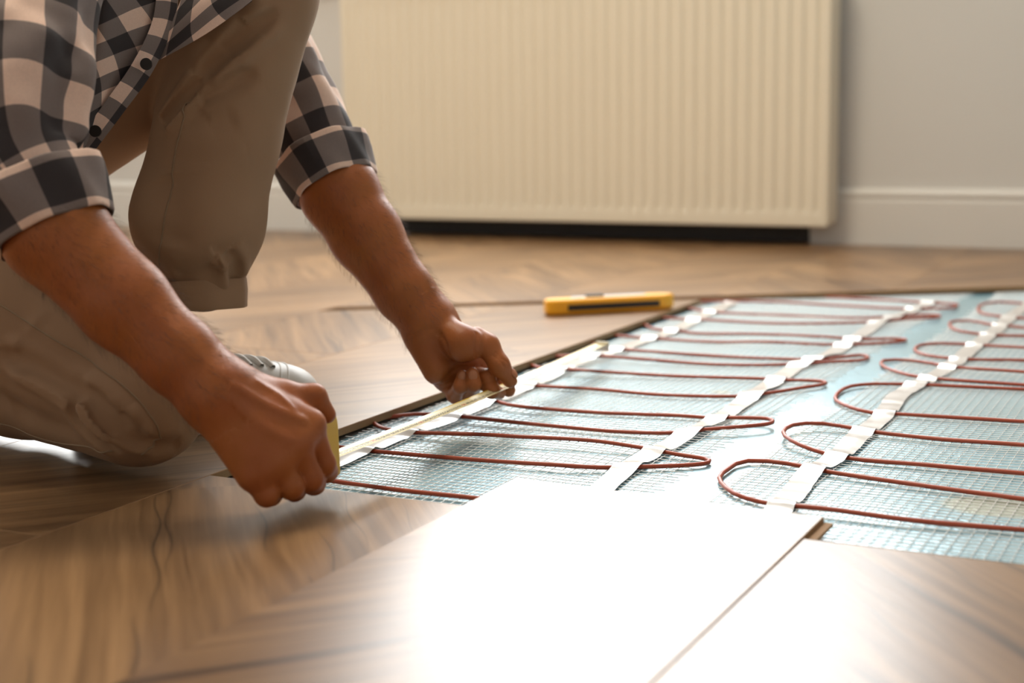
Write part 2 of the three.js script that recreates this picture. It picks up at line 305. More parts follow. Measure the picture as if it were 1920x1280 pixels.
function tapeGeo(line, w, cab) {                                  // film tape over mesh and cables, rippled
  const c = new THREE.CatmullRomCurve3(line.map(([x, z]) => new THREE.Vector3(x, 0, z)), false, 'centripetal'), n = 260, q = c.getSpacedPoints(n);
  const cp = cab.flat();
  return gridGeo(6, n, (u, v) => {
    const i = Math.round(v * n), a = q[Math.max(0, i - 2)], b = q[Math.min(n, i + 2)], l = Math.hypot(b.x - a.x, b.z - a.z), o = (u - 0.5) * (w + 0.005 * (noise3(v * 40, 1, u > 0.5 ? 2.5 : 7.5) - 0.5)), x = q[i].x + (b.z - a.z) / l * o, z = q[i].z - (b.x - a.x) / l * o;
    let lift = 0; for (const k of cp) { const d = Math.hypot((x - k[0]) * 0.35, z - k[1]); if (d < 0.03) lift = Math.max(lift, Math.exp(-((d / 0.008) ** 2))); }
    return [x, Math.max(meshH(x, z), FOIL + 0.003) + 0.0009 + lift * 0.0046 + 0.0016 * noise3(x * 30, z * 60, 3.5) - 0.0012 * Math.abs(u - 0.5), z];
  }, (u, v) => [u * w, v]);
}
const dense = (list) => new THREE.CatmullRomCurve3(list.map(([x, z]) => new THREE.Vector3(x, 0, z)), false, 'centripetal').getSpacedPoints(list.length * 12).map((p) => [p.x, p.z]);
const CL = [[-0.5207,-1.1073],[-0.606,-1.1089],[-0.6754,-1.1073],[-0.7648,-1.1136],[-0.7919,-1.1197],[-0.8284,-1.1479],[-0.852,-1.1942],[-0.8363,-1.2316],[-0.8003,-1.231],[-0.7528,-1.2331],[-0.658,-1.2362],[-0.5899,-1.2436],[-0.5473,-1.2547],[-0.509,-1.2754],[-0.4682,-1.3041],[-0.4605,-1.3144],[-0.4615,-1.3234],[-0.4692,-1.3297],[-0.4986,-1.3344],[-0.5403,-1.3395],[-0.5943,-1.3427],[-0.6802,-1.331],[-0.7076,-1.3305],[-0.7956,-1.3165],[-0.8228,-1.3195],[-0.8462,-1.3332],[-0.8585,-1.3461],[-0.8652,-1.3646],[-0.8548,-1.3876],[-0.833,-1.4028],[-0.791,-1.4042],[-0.7171,-1.4039],[-0.6667,-1.4068],[-0.5925,-1.4087],[-0.5367,-1.4205],[-0.5136,-1.4384],[-0.4667,-1.4746],[-0.4532,-1.4916],[-0.4535,-1.506],[-0.4639,-1.5165],[-0.5004,-1.5136],[-0.5274,-1.5117],[-0.5557,-1.5125],[-0.6601,-1.4921],[-0.7568,-1.4823],[-0.7879,-1.4966],[-0.824,-1.5028],[-0.8519,-1.5164],[-0.8671,-1.5357],[-0.8709,-1.5641],[-0.856,-1.5968],[-0.8279,-1.608],[-0.7966,-1.6126],[-0.7096,-1.6207],[-0.6278,-1.6168],[-0.5395,-1.6414],[-0.5173,-1.6645],[-0.4788,-1.7236],[-0.4638,-1.7483],[-0.4645,-1.7633],[-0.4782,-1.7695],[-0.5138,-1.7633],[-0.5447,-1.763],[-0.657,-1.739],[-0.7957,-1.7137],[-0.8256,-1.7148],[-0.8494,-1.7316],[-0.8747,-1.762],[-0.884,-1.7908],[-0.8711,-1.8099],[-0.8448,-1.82],[-0.7981,-1.8238],[-0.7305,-1.8314],[-0.6384,-1.8399],[-0.5683,-1.8627],[-0.5315,-1.8858],[-0.4902,-1.9196],[-0.4648,-1.9384],[-0.4603,-1.9677],[-0.4731,-1.9815],[-0.4932,-1.9597],[-0.5209,-1.9259],[-0.5553,-1.9173],[-0.6425,-1.9071],[-0.7951,-1.8922],[-0.822,-1.907],[-0.8579,-1.9452],[-0.8773,-1.9755],[-0.8867,-2.0108],[-0.8773,-2.0256],[-0.8319,-2.0256],[-0.7011,-2.0201],[-0.6182,-2.0251],[-0.5393,-2.0498],[-0.4796,-2.0878],[-0.4488,-2.1203],[-0.4448,-2.1376],[-0.4612,-2.1422],[-0.5101,-2.1185],[-0.5667,-2.1082],[-0.6639,-2.0938],[-0.747,-2.0911],[-0.7906,-2.104],[-0.8176,-2.1058],[-0.8537,-2.1409],[-0.877,-2.1762],[-0.8824,-2.2131],[-0.8643,-2.2262],[-0.8252,-2.2207],[-0.7889,-2.221],[-0.6585,-2.2124],[-0.5461,-2.2658],[-0.4806,-2.3457],[-0.4491,-2.3763],[-0.4471,-2.3965],[-0.4668,-2.4026],[-0.563,-2.3352],[-0.6912,-2.3218],[-0.7604,-2.3105],[-0.8101,-2.3201],[-0.8555,-2.3462],[-0.8791,-2.3815],[-0.8784,-2.4116],[-0.8664,-2.4387],[-0.8362,-2.4569],[-0.8071,-2.467],[-0.7395,-2.4831],[-0.6195,-2.4731],[-0.5065,-2.4702],[-0.4343,-2.5028],[-0.426,-2.5199],[-0.4414,-2.5432],[-0.4785,-2.5521],[-0.5263,-2.5652],[-0.6222,-2.578],[-0.7182,-2.5766],[-0.7786,-2.5477]];
const CR = [
 [[-0.1528,-1.1982],[-0.2392,-1.1877],[-0.3108,-1.1903],[-0.3417,-1.1936],[-0.3635,-1.1955],[-0.395,-1.211],[-0.4199,-1.2409],[-0.4321,-1.2676],[-0.439,-1.3049],[-0.4317,-1.3312],[-0.4189,-1.3413],[-0.3982,-1.3429],[-0.3782,-1.3374],[-0.351,-1.3262],[-0.2893,-1.3132],[-0.1662,-1.2953]],
 [[-0.1786,-1.3858],[-0.2558,-1.3866],[-0.3432,-1.385],[-0.3676,-1.3941],[-0.3968,-1.4119],[-0.4225,-1.4431],[-0.4301,-1.4784],[-0.423,-1.504],[-0.3984,-1.5199],[-0.3711,-1.5139],[-0.347,-1.507],[-0.2775,-1.5005],[-0.1935,-1.4941]],
 [[-0.2109,-1.62],[-0.3475,-1.6096],[-0.3704,-1.6066],[-0.3993,-1.6268],[-0.4257,-1.6628],[-0.4355,-1.7079],[-0.4301,-1.7504],[-0.4104,-1.777],[-0.3866,-1.7865],[-0.362,-1.7924],[-0.2368,-1.8087]],
 [[-0.2397,-1.8296],[-0.3415,-1.8351],[-0.377,-1.8489],[-0.4215,-1.8979],[-0.4358,-1.9272],[-0.4343,-1.9547],[-0.4082,-1.9648],[-0.374,-1.9511],[-0.3424,-1.9287],[-0.2513,-1.9143]],
 [[-0.2652,-2.0154],[-0.3375,-1.9966],[-0.3658,-1.9993],[-0.3982,-2.0196],[-0.4165,-2.0561],[-0.4148,-2.1019],[-0.3889,-2.122],[-0.3637,-2.1263],[-0.3338,-2.1224],[-0.2794,-2.118]],
 [[-0.295,-2.2314],[-0.3313,-2.2234],[-0.3589,-2.2297],[-0.3925,-2.2454],[-0.4146,-2.3018],[-0.4128,-2.3452],[-0.3876,-2.3544],[-0.3602,-2.3337],[-0.3314,-2.3263],[-0.3068,-2.3176]],
 [[-0.3204,-2.4165],[-0.3539,-2.4236],[-0.3861,-2.4448],[-0.4044,-2.4995],[-0.4059,-2.5776],[-0.3817,-2.6083],[-0.3589,-2.6015],[-0.3455,-2.5988]]];
const beyond = (p, q, x) => { const t = clamp((q[1] - p[1]) / Math.max(1e-3, q[0] - p[0]), -0.12, 0.12); return [x, q[1] + t * (x - q[0])]; };
let serp = [];                                                   // the right mat's cable goes on beyond the frame and turns back
CR.forEach((c, i) => { const n = c.length, A = beyond(c[1], c[0], 0.36), B = beyond(c[n - 2], c[n - 1], 0.36); const m = (A[1] + B[1]) / 2; if (i) { const last = serp[serp.length - 1]; serp.push([0.395, (last[1] + A[1]) / 2]); } serp.push(A, ...c, B); });
const TA = [[-0.7936,-1.1448],[-0.7954,-1.1846],[-0.7987,-1.2954],[-0.7901,-1.3992],[-0.7948,-1.5236],[-0.8015,-1.6257],[-0.8039,-1.7066],[-0.807,-1.8077],[-0.7974,-1.8688],[-0.8019,-1.9586],[-0.794,-2.1015],[-0.8062,-2.2877],[-0.8147,-2.4514]];
const TB = [[-0.5149,-1.1166],[-0.5132,-1.1763],[-0.5212,-1.2258],[-0.5239,-1.3128],[-0.521,-1.41],[-0.5177,-1.5286],[-0.5236,-1.6427],[-0.5271,-1.7734],[-0.5295,-1.8783],[-0.516,-1.976],[-0.5181,-2.1186],[-0.5191,-2.2746],[-0.5053,-2.4433],[-0.4939,-2.5938]];
const TC = [[-0.3523,-1.1152],[-0.3486,-1.1695],[-0.354,-1.2441],[-0.3595,-1.3163],[-0.3532,-1.3891],[-0.3547,-1.4924],[-0.3564,-1.6098],[-0.3664,-1.7232],[-0.3542,-1.8333],[-0.3463,-1.949],[-0.3465,-2.0894],[-0.3432,-2.2503],[-0.3409,-2.5155],[-0.3228,-2.6918]];
{
  for (const p of CL) p[0] = Math.min(p[0], -0.446);
  for (const p of serp) p[0] = Math.max(p[0], -0.434);
  const dl = dense(CL), dr = dense(serp);
  const t = thing('heating_mat', [-0.63, FOIL, -1.8], 'electric heating mat nearest the kneeling person, red cable looped on white mesh', 'heating mat', 'floor heating mats');
  part(t, 'heating_cable', cableGeo(CL), cableRubber, 'rust red heating cable laid in tight loops');
  part(t, 'fibre_mesh', strands(-0.842, -0.472, -0.98, -2.95, underFar, (z) => 0.02 * (-z - 1.4) * 0.5), fibre, 'white fibreglass netting').userData.kind = 'stuff';
  part(t, 'tape_strip', tapeGeo(TA, 0.024, [dl]), tapeFilm); part(t, 'tape_strip', tapeGeo(TB, 0.024, [dl]), tapeFilm);
  const r = thing('heating_mat', [0.0, FOIL, -1.8], 'electric heating mat running out of the picture beside the bare foil strip', 'heating mat', 'floor heating mats');
  part(r, 'heating_cable', cableGeo(serp), cableRubber, 'rust red heating cable laid in wide loops');
  part(r, 'fibre_mesh', strands(-0.412, 0.42, -0.98, -2.95, underFar, (z) => 0.012 * (-z - 1.4) * 0.5), fibre, 'white fibreglass netting').userData.kind = 'stuff';
  part(r, 'tape_strip', tapeGeo(TC, 0.024, [dr]), tapeFilm);
}

// ---------- radiator ----------
{
  const x0 = -2.232, x1 = -0.896, y0 = 0.048, y1 = 0.648, zf = -3.395, zb = -3.482, t = thing('radiator', [(x0 + x1) / 2, y0, (zf + zb) / 2], 'cream ribbed panel radiator mounted low on the back wall', 'radiator');
  const ribs = 39, m = 0.022, rw = (x1 - x0 - 2 * m) / ribs, top = y1 - 0.028, bot = y0 + 0.034;
  const rows = [y0 + 0.004, bot - 0.012, bot, bot + 0.012, (bot + top) / 2, top - 0.012, top, top + 0.012, y1 - 0.004];
  part(t, 'front_panel', gridGeo(ribs * 10 + 8, rows.length - 1, (u, v) => {
    const x = lerp(x0 + 0.003, x1 - 0.003, u), y = rows[Math.round(v * (rows.length - 1))], s = (x - x0 - m) / rw, inR = sstep(bot - 0.001, bot + 0.012, y) * (1 - sstep(top - 0.012, top + 0.001, y)) * (s > 0 && s < ribs ? 1 : 0), c = 0.5 + 0.5 * Math.cos(s * Math.PI * 2);
    return [x, y, zf - 0.0055 * inR * sstep(0.25, 0.75, c) * 1.0];
  }), radiatorPaint);
  part(t, 'edge_frame', merge([rbox(x0, x1, y0, y0 + 0.012, zf - 0.014, zf - 0.0003, 0.004), rbox(x0, x1, y1 - 0.012, y1, zf - 0.014, zf - 0.0003, 0.004)]), radiatorPaint);
  for (const [a, b] of [[x0 - 0.001, x0 + 0.005], [x1 - 0.005, x1 + 0.001]]) part(t, 'side_panel', rbox(a, b, y0 + 0.008, y1, zb + 0.004, zf - 0.002, 0.002), radiatorPaint);
  part(t, 'rear_panel', rbox(x0 + 0.004, x1 - 0.004, y0, y1 - 0.004, zb, zb + 0.012, 0.003), radiatorPaint);
  part(t, 'bottom_cover', box(x0 + 0.006, x1 - 0.006, y0 + 0.012, y0 + 0.016, zb + 0.012, zf - 0.014), radiatorPaint);
  part(t, 'top_grille', merge(Array.from({ length: 60 }, (_, i) => box(lerp(x0 + 0.012, x1 - 0.018, i / 59), lerp(x0 + 0.012, x1 - 0.018, i / 59) + 0.008, y1 - 0.004, y1, zb + 0.01, zf - 0.012))), radiatorPaint);
  for (const x of [x0 + 0.25, x1 - 0.25]) part(t, 'bracket', box(x - 0.02, x + 0.02, 0.15, 0.55, ROOM.z0, zb + 0.002), radiatorPaint);
}

// ---------- ceiling lamp (warm), out of the picture ----------
{
  const c = [-1.5, -1.45], s = 0.42, t = thing('ceiling_lamp', [c[0], ROOM.top - 0.07, c[1]], 'square warm ceiling lamp above the radiator side of the room', 'lamp');
  part(t, 'lamp_housing', rbox(c[0] - s - 0.03, c[0] + s + 0.03, ROOM.top - 0.05, ROOM.top, c[1] - s - 0.03, c[1] + s + 0.03, 0.01), whiteLacquer);
  part(t, 'diffuser', rbox(c[0] - s, c[0] + s, ROOM.top - 0.062, ROOM.top - 0.049, c[1] - s, c[1] + s, 0.004), mat({ color: lin(0.9, 0.88, 0.82), emissive: lin(1, 0.84, 0.63), emissiveIntensity: 4, roughness: 0.6 }));
  const l = new THREE.RectAreaLight(lin(1, 0.86, 0.66), 15.2, 2 * s, 2 * s); l.name = 'ceiling_lamp_light';
  l.position.set(c[0], ROOM.top - 0.066, c[1]); l.lookAt(c[0], 0, c[1]); scene.add(l);
}

// ---------- utility knife ----------
{
  const A = [-1.0296,0,-2.1415], B = [-0.8634,0,-2.2903], t = thing('utility_knife', [(A[0] + B[0]) / 2, 0, (A[2] + B[2]) / 2], 'yellow utility knife with black grip strip lying on the floorboards', 'knife');
  const L = Math.hypot(B[0] - A[0], B[2] - A[2]), yellow = mat({ color: lin(0.92, 0.45, 0.02), roughness: 0.38 }), steel = mat({ color: lin(0.5, 0.5, 0.5), roughness: 0.35, metalness: 0.8 });
  const sh = new THREE.Shape(), h = L / 2, w = 0.017; sh.moveTo(-h, -0.004); sh.quadraticCurveTo(-h, -w, -h + 0.03, -w); sh.lineTo(h - 0.035, -w); sh.quadraticCurveTo(h - 0.01, -w, h, -0.002); sh.quadraticCurveTo(h - 0.004, w * 0.85, h - 0.04, w); sh.lineTo(-h + 0.03, w); sh.quadraticCurveTo(-h, w, -h, 0.006);
  const body = new THREE.ExtrudeGeometry(sh, { depth: 0.0145, bevelEnabled: true, bevelThickness: 0.0055, bevelSize: 0.005, bevelOffset: -0.005, bevelSegments: 4, curveSegments: 10 }); body.rotateX(-Math.PI / 2); body.translate(0, 0.0056, 0);
  mesh('handle', body, yellow, t);
  mesh('grip_strip', rbox(-h + 0.034, h - 0.03, 0.0065, 0.0165, w - 0.004, w + 0.0006, 0.0006), blackPlastic, t, 'black rubber strip');
  mesh('blade_channel', rbox(-h + 0.045, h - 0.05, 0.024, 0.0268, -0.007, 0.006, 0.001), steel, t, 'grey metal channel');
  mesh('slider', rbox(-h + 0.07, -h + 0.1, 0.0255, 0.030, -0.006, 0.005, 0.0015), blackPlastic, t);
  t.rotation.y = Math.atan2(-(B[2] - A[2]), B[0] - A[0]);
}

// ---------- measuring tape ----------
const bladeA = V([-0.714,0.0314,-1.0434]), bladeB = V([-0.7289,0.0288,-1.4182]), bladeC = V([-0.7688,0.0203,-1.7748]);
{
  const t = thing('tape_measure', [-0.7223,0.0164,-1.0138], 'yellow and black tape measure with its blade pulled out along the heating mat', 'tape measure');
  const dir = bladeB.clone().sub(bladeA); dir.y = 0; dir.normalize(); const side = new THREE.Vector3(0, 1, 0).cross(dir), yaw = Math.atan2(-dir.z, dir.x);
  const yellow = mat({ color: lin(0.72, 0.47, 0.06), roughness: 0.4 }), white = mat({ color: lin(0.8, 0.78, 0.7), roughness: 0.5 });
  const c = V([-0.7216,0.0493,-1.0166]), place = (g) => { g.rotateY(yaw); g.translate(c.x, c.y, c.z); return g; };
  const prof = (s) => { const sh = new THREE.Shape(), a = 0.033 * s, r = 0.024 * s; sh.moveTo(-a + 0.012, -a); sh.lineTo(a - 0.004, -a); sh.quadraticCurveTo(a, -a, a, -a + 0.006); sh.lineTo(a - 0.001, a - r); sh.quadraticCurveTo(a - 0.002, a, a - r, a); sh.lineTo(-a + r, a); sh.quadraticCurveTo(-a, a, -a, a - r); sh.lineTo(-a, -a + 0.012); sh.quadraticCurveTo(-a, -a, -a + 0.012, -a); return sh; };
  const ext = (s, d) => { const g = new THREE.ExtrudeGeometry(prof(s), { depth: d - 0.008, bevelEnabled: true, bevelThickness: 0.004, bevelSize: 0.004, bevelOffset: -0.004, bevelSegments: 4, curveSegments: 12 }); g.translate(0, 0, -(d - 0.008) / 2); return g; };
  part(t, 'case', place(ext(1, 0.036)), yellow);
  part(t, 'rubber_grip', place(merge([rbox(-0.026, 0.012, 0.024, 0.0345, -0.0195, 0.0195, 0.003), rbox(-0.0345, -0.024, -0.02, 0.026, -0.0195, 0.0195, 0.003)])), blackPlastic, 'black rubber grip on the top edge');
  part(t, 'lock_button', place(rbox(0.020, 0.0335, 0.018, 0.030, -0.008, 0.008, 0.003)), blackPlastic);
  // blade: a shallow trough of steel with printed scale
  const cv = document.createElement('canvas'); cv.width = 2048; cv.height = 64; const x = cv.getContext('2d');
  x.fillStyle = '#efe7bd'; x.fillRect(0, 0, 2048, 64); x.fillStyle = '#d8b93c'; x.fillRect(0, 0, 2048, 5); x.fillRect(0, 59, 2048, 5); x.fillStyle = '#2a2520'; x.font = 'bold 20px sans-serif';
  const cm = 2048 / 80; for (let i = 0; i < 800; i++) { const h = i % 10 === 0 ? 24 : i % 5 === 0 ? 17 : 10; if (i % 2 === 0 || i % 5 === 0) x.fillRect(i * cm / 10, 64 - h, 1.1, h); }
  x.textAlign = 'center'; for (let i = 1; i < 80; i++) { x.fillStyle = i % 10 === 0 ? '#b02a1c' : '#2a2520'; x.fillText(String(80 - i), i * cm, 34); }
  const tx = new THREE.CanvasTexture(cv); tx.colorSpace = THREE.SRGBColorSpace; tx.magFilter = THREE.LinearFilter;
  const bladeMat = mat({ map: tx, roughness: 0.35, clearcoat: 0.4, clearcoatRoughness: 0.2 }), path = new THREE.CatmullRomCurve3([bladeA.clone().addScaledVector(dir, -0.012), bladeA, bladeA.clone().lerp(bladeB, 0.5).add(new THREE.Vector3(0, -0.001, 0)), bladeB, bladeC], false, 'centripetal'), n = 80, q = path.getSpacedPoints(n);
  const bl = gridGeo(8, n, (u, v) => { const p = q[Math.round(v * n)], o = (u - 0.5) * 0.018; return [p.x + side.x * o, p.y + 0.0022 * (4 * (u - 0.5) ** 2) , p.z + side.z * o]; }, (u, v) => [v, u]);
  const bp = part(t, 'blade', bl, bladeMat, 'pale yellow steel blade with printed scale');
  const hk = box(-0.002, 0.0012, -0.008, 0.004, -0.009, 0.009); hk.rotateY(yaw); hk.translate(bladeC.x, bladeC.y, bladeC.z); part(t, 'end_hook', hk, mat({ color: lin(0.6, 0.58, 0.52), roughness: 0.3, metalness: 0.9 }), undefined, bp);
}

// ---------- the kneeling person ----------
const person = thing('person', [-0.95, 0, -1.05], 'kneeling person in checked shirt and khaki trousers pulling out a tape measure', 'person');
const skinTone = (x, y, z) => { const n = noise3(x * 40, y * 40, z * 40), m = noise3(x * 120 + 9, y * 120, z * 120); const k = 0.90 + 0.14 * n + 0.08 * m; return [0.325 * k, (0.092 + 0.014 * n) * k, (0.023 + 0.007 * m) * k]; };
function handField(arm, palm, fingers, kPalm) {
  return (x, y, z) => {
    const base = smin(union(arm, x, y, z), union(palm, x, y, z), kPalm);
    let d = base;
    for (const [ch, k] of fingers) { const f = union(ch, x, y, z); if (f < d + 0.03) d = smin(smin(f, base, k), d, 0.0016); }
    return d;
  };
}
function bounds(lists, pad) { const lo = [9, 9, 9], hi = [-9, -9, -9]; for (const q of lists.flat()) for (const o of [0, 4]) for (let k = 0; k < 3; k++) { lo[k] = Math.min(lo[k], q[o + k] - q[o + 3] - pad); hi[k] = Math.max(hi[k], q[o + k] + q[o + 3] + pad); } return [lo, hi]; }
const bodyGeos = [];
// arm nearest the camera: fist round the tape measure
const armR = chain([[-0.9093,0.2773,-0.9043,0.036],[-0.8829,0.238,-0.9063,0.0425],[-0.8254,0.1799,-0.9197,0.0365],[-0.7795,0.1367,-0.9298,0.0305],[-0.7515,0.108,-0.9356,0.027]], .012).concat(chain([[-0.7849,0.1374,-0.9465,0.022],[-0.7524,0.1075,-0.9555,0.02]], .012));
const palmR = chain([[-0.7485,0.1024,-0.9361,0.0235],[-0.7127,0.0443,-0.9361,0.0155]], .014).concat(chain([[-0.7466,0.1023,-0.9371,0.0235],[-0.7041,0.0524,-0.951,0.0165]], .014), chain([[-0.746,0.1039,-0.9434,0.022],[-0.6973,0.0639,-0.969,0.0165]], .014), chain([[-0.7453,0.1059,-0.9497,0.021],[-0.696,0.0739,-0.9885,0.015]], .014), chain([[-0.7518,0.1005,-0.9648,0.019],[-0.7274,0.0921,-0.9905,0.0145]], .014));
const fingersR = [
  [chain([[-0.696,0.0739,-0.9885,0.0125],[-0.6884,0.0398,-0.9978,0.0103],[-0.6968,0.0287,-1.0143,0.0093],[-0.7222,0.0283,-1.0387,0.0085]], .004), .0052],
  [chain([[-0.6973,0.0639,-0.969,0.013],[-0.6875,0.0324,-0.9765,0.0108],[-0.6969,0.023,-0.995,0.0096],[-0.7245,0.026,-1.0224,0.0088]], .004), .0052],
  [chain([[-0.7041,0.0524,-0.951,0.0128],[-0.6928,0.0297,-0.9573,0.0104],[-0.703,0.0215,-0.9757,0.0093],[-0.7295,0.0232,-1.0079,0.0085]], .004), .0052],
  [chain([[-0.7127,0.0443,-0.9361,0.0125],[-0.7045,0.0261,-0.9394,0.0098],[-0.7143,0.02,-0.9583,0.0086],[-0.7346,0.0233,-0.9895,0.0078]], .004), .0052],
  [chain([[-0.7389,0.1038,-0.964,0.0165],[-0.7188,0.0982,-0.988,0.0118],[-0.7049,0.094,-1.0114,0.0102],[-0.699,0.0768,-1.0216,0.0078]], .006), .010]];
// far arm: thumb and first finger pinch the blade
const armL = chain([[-0.959,0.3017,-1.3923,0.036],[-0.9221,0.242,-1.3892,0.0435],[-0.8878,0.1955,-1.3871,0.0395],[-0.8377,0.133,-1.3846,0.0318],[-0.8119,0.1023,-1.3867,0.0265]], .012).concat(chain([[-0.879,0.1703,-1.4099,0.026],[-0.8133,0.106,-1.4036,0.021]], .012));
const palmL = chain([[-0.8131,0.0965,-1.385,0.0235],[-0.7944,0.0385,-1.3957,0.015]], .012).concat(chain([[-0.8116,0.0977,-1.386,0.0235],[-0.7867,0.037,-1.4073,0.015]], .012), chain([[-0.8111,0.0992,-1.3922,0.022],[-0.7781,0.0405,-1.4191,0.015]], .012), chain([[-0.8089,0.1008,-1.3992,0.021],[-0.7694,0.0449,-1.4323,0.0145]], .012), chain([[-0.8119,0.0816,-1.3739,0.016],[-0.7955,0.05,-1.3767,0.015]], .010));
const thenar = [chain([[-0.7906,0.0939,-1.3869,0.0175],[-0.7643,0.0806,-1.3821,0.0185],[-0.7548,0.079,-1.3889,0.015]], .01), .006];
const fingersL = [thenar,
  [chain([[-0.7563,0.0846,-1.3982,0.013],[-0.7421,0.0772,-1.3973,0.0125],[-0.7268,0.0573,-1.3948,0.0108],[-0.7186,0.0385,-1.4048,0.0078]], .006), .006],
  [chain([[-0.7942,0.0358,-1.3976,0.0105],[-0.7776,0.0217,-1.3854,0.009],[-0.7605,0.0362,-1.3671,0.0076],[-0.7609,0.0469,-1.3733,0.0064]], .003), .004],
  [chain([[-0.7874,0.0341,-1.4098,0.011],[-0.7625,0.0231,-1.3933,0.0092],[-0.7468,0.0386,-1.3723,0.0082],[-0.7494,0.0497,-1.3751,0.007]], .003), .004],
  [chain([[-0.7784,0.0389,-1.4209,0.011],[-0.7431,0.042,-1.3952,0.0098],[-0.7353,0.0288,-1.3923,0.0088],[-0.7351,0.0228,-1.4095,0.0072]], .003), .004],
  [chain([[-0.7703,0.0434,-1.4338,0.0105],[-0.7505,0.0422,-1.4414,0.0096],[-0.7391,0.0281,-1.4356,0.0088],[-0.7303,0.0236,-1.4234,0.0074]], .003), .004]];
const creaseL = [[[[-0.7932,0.037,-1.3733],[-0.7818,0.0451,-1.376],[-0.7736,0.0502,-1.3879],[-0.768,0.0511,-1.4023],[-0.7578,0.0522,-1.4145]], 0.0016, 0.0022], [[[-0.7848,0.0938,-1.3603],[-0.7759,0.0809,-1.3603],[-0.7709,0.0677,-1.3719],[-0.7625,0.0612,-1.3864],[-0.7525,0.0606,-1.3937]], 0.0018, 0.0024], [[[-0.7472,0.0922,-1.3815],[-0.7451,0.0803,-1.3759],[-0.7436,0.0659,-1.3786]], 0.0014, 0.0018], [[[-0.8175,0.0892,-1.3519],[-0.8024,0.0961,-1.3586],[-0.7896,0.0981,-1.3654]], 0.002, 0.0012]];
function snap(f, p) { let [x, y, z] = p; const e = 0.0008; for (let i = 0; i < 8; i++) { const d = f(x, y, z), gx = f(x + e, y, z) - f(x - e, y, z), gy = f(x, y + e, z) - f(x, y - e, z), gz = f(x, y, z + e) - f(x, y, z - e), l = Math.hypot(gx, gy, gz) || 1; x -= gx / l * d; y -= gy / l * d; z -= gz / l * d; } return [x, y, z]; }
function withCreases(f, list) { const cr = list.map(([pts, w, a]) => [curve(pts).getPoints(pts.length * 4).map((q) => snap(f, q.toArray())), w, a]); return (x, y, z) => { let d = f(x, y, z); if (Math.abs(d) < 0.012) for (const [pts, w, a] of cr) { const t = toPolyline(pts, x, y, z); if (t < w * 4) d += a * Math.exp(-((t / w) ** 2) * 0.5); } return d; }; }
const foldsL = [[[[-0.7303,0.0676,-1.388],[-0.7221,0.0638,-1.3859],[-0.7189,0.0563,-1.3896]], 0.0012, 0.0010], [[[-0.7289,0.071,-1.3893],[-0.7217,0.067,-1.3878],[-0.7191,0.0605,-1.3925]], 0.0012, 0.0008], [[[-0.7892,0.0306,-1.3742],[-0.7811,0.0351,-1.3791],[-0.7738,0.0338,-1.3826]], 0.0014, 0.0016]];
// tendons and veins on the back of the near hand
const ridgesR = [[[[-0.7288,0.1139,-0.9289],[-0.7072,0.0979,-0.9484],[-0.6913,0.0815,-0.9707]], 0.003, -0.0018], [[[-0.7253,0.1082,-0.9205],[-0.7054,0.0825,-0.9376],[-0.6903,0.0698,-0.9521]], 0.004, -0.0012], [[[-0.7208,0.113,-0.9521],[-0.7072,0.1061,-0.9635],[-0.6956,0.093,-0.9671]], 0.0025, -0.0014], [[[-0.7732,0.177,-0.9026],[-0.7537,0.1535,-0.9095],[-0.7295,0.1268,-0.924]], 0.005, -0.0012]];
const fR = withCreases(handField(armR, palmR, fingersR, 0.016), ridgesR), fL = withCreases(handField(armL, palmL, fingersL, 0.014), creaseL.concat(foldsL));
{
  const [a, b] = bounds([armR, palmR, ...fingersR.map((f) => f[0])], 0.008), [c, d] = bounds([armL, palmL, ...fingersL.map((f) => f[0])], 0.008);
  bodyGeos.push(sdfGeometry(fR, a, b, 0.0028, skinTone), sdfGeometry(fL, c, d, 0.0028, skinTone));
}
// trunk, upper arms, neck and head (mostly above the picture)
const trunk = [...chain([[-1.2753,0.3053,-1.1466,0.105],[-1.2023,0.4452,-1.1914,0.12],[-1.1503,0.5556,-1.226,0.13]], .05), ...chain([[-1.0669,0.5833,-1.0916,0.07],[-1.1373,0.5945,-1.2395,0.11],[-1.2029,0.6314,-1.3829,0.07]], .05), ...chain([[-1.0396,0.5778,-1.0704,0.055],[-0.9698,0.4235,-0.9709,0.04],[-0.9154,0.2882,-0.9043,0.038]], .03), ...chain([[-1.2157,0.6318,-1.3992,0.055],[-1.0465,0.4311,-1.4046,0.04],[-0.9652,0.3179,-1.392,0.037]], .03), ...chain([[-1.1195,0.6389,-1.2563,0.06],[-1.0691,0.7331,-1.2986,0.055]], .03)];
const headC = [-1.0472,0.8111,-1.3235];
const headPrims = [...chain([[-1.0691,0.7331,-1.2986,0.055],[-1.0459,0.7886,-1.3202,0.07]], .03), [headC[0] - 0.01, headC[1] + 0.015, headC[2] + 0.02, 0.088, headC[0] + 0.01, headC[1] + 0.01, headC[2] - 0.02, 0.082, 0.03], [headC[0] + 0.005, headC[1] - 0.05, headC[2] - 0.03, 0.055, headC[0] + 0.02, headC[1] - 0.085, headC[2] - 0.065, 0.03, 0.03], [headC[0] + 0.028, headC[1] + 0.005, headC[2] - 0.1, 0.009, headC[0] + 0.036, headC[1] - 0.028, headC[2] - 0.118, 0.013, 0.012], [headC[0] - 0.085, headC[1] - 0.02, headC[2] - 0.01, 0.014, headC[0] - 0.088, headC[1] + 0.018, headC[2] - 0.005, 0.018, 0.006], [headC[0] + 0.09, headC[1] - 0.02, headC[2] + 0.02, 0.014, headC[0] + 0.092, headC[1] + 0.018, headC[2] + 0.025, 0.018, 0.006]];
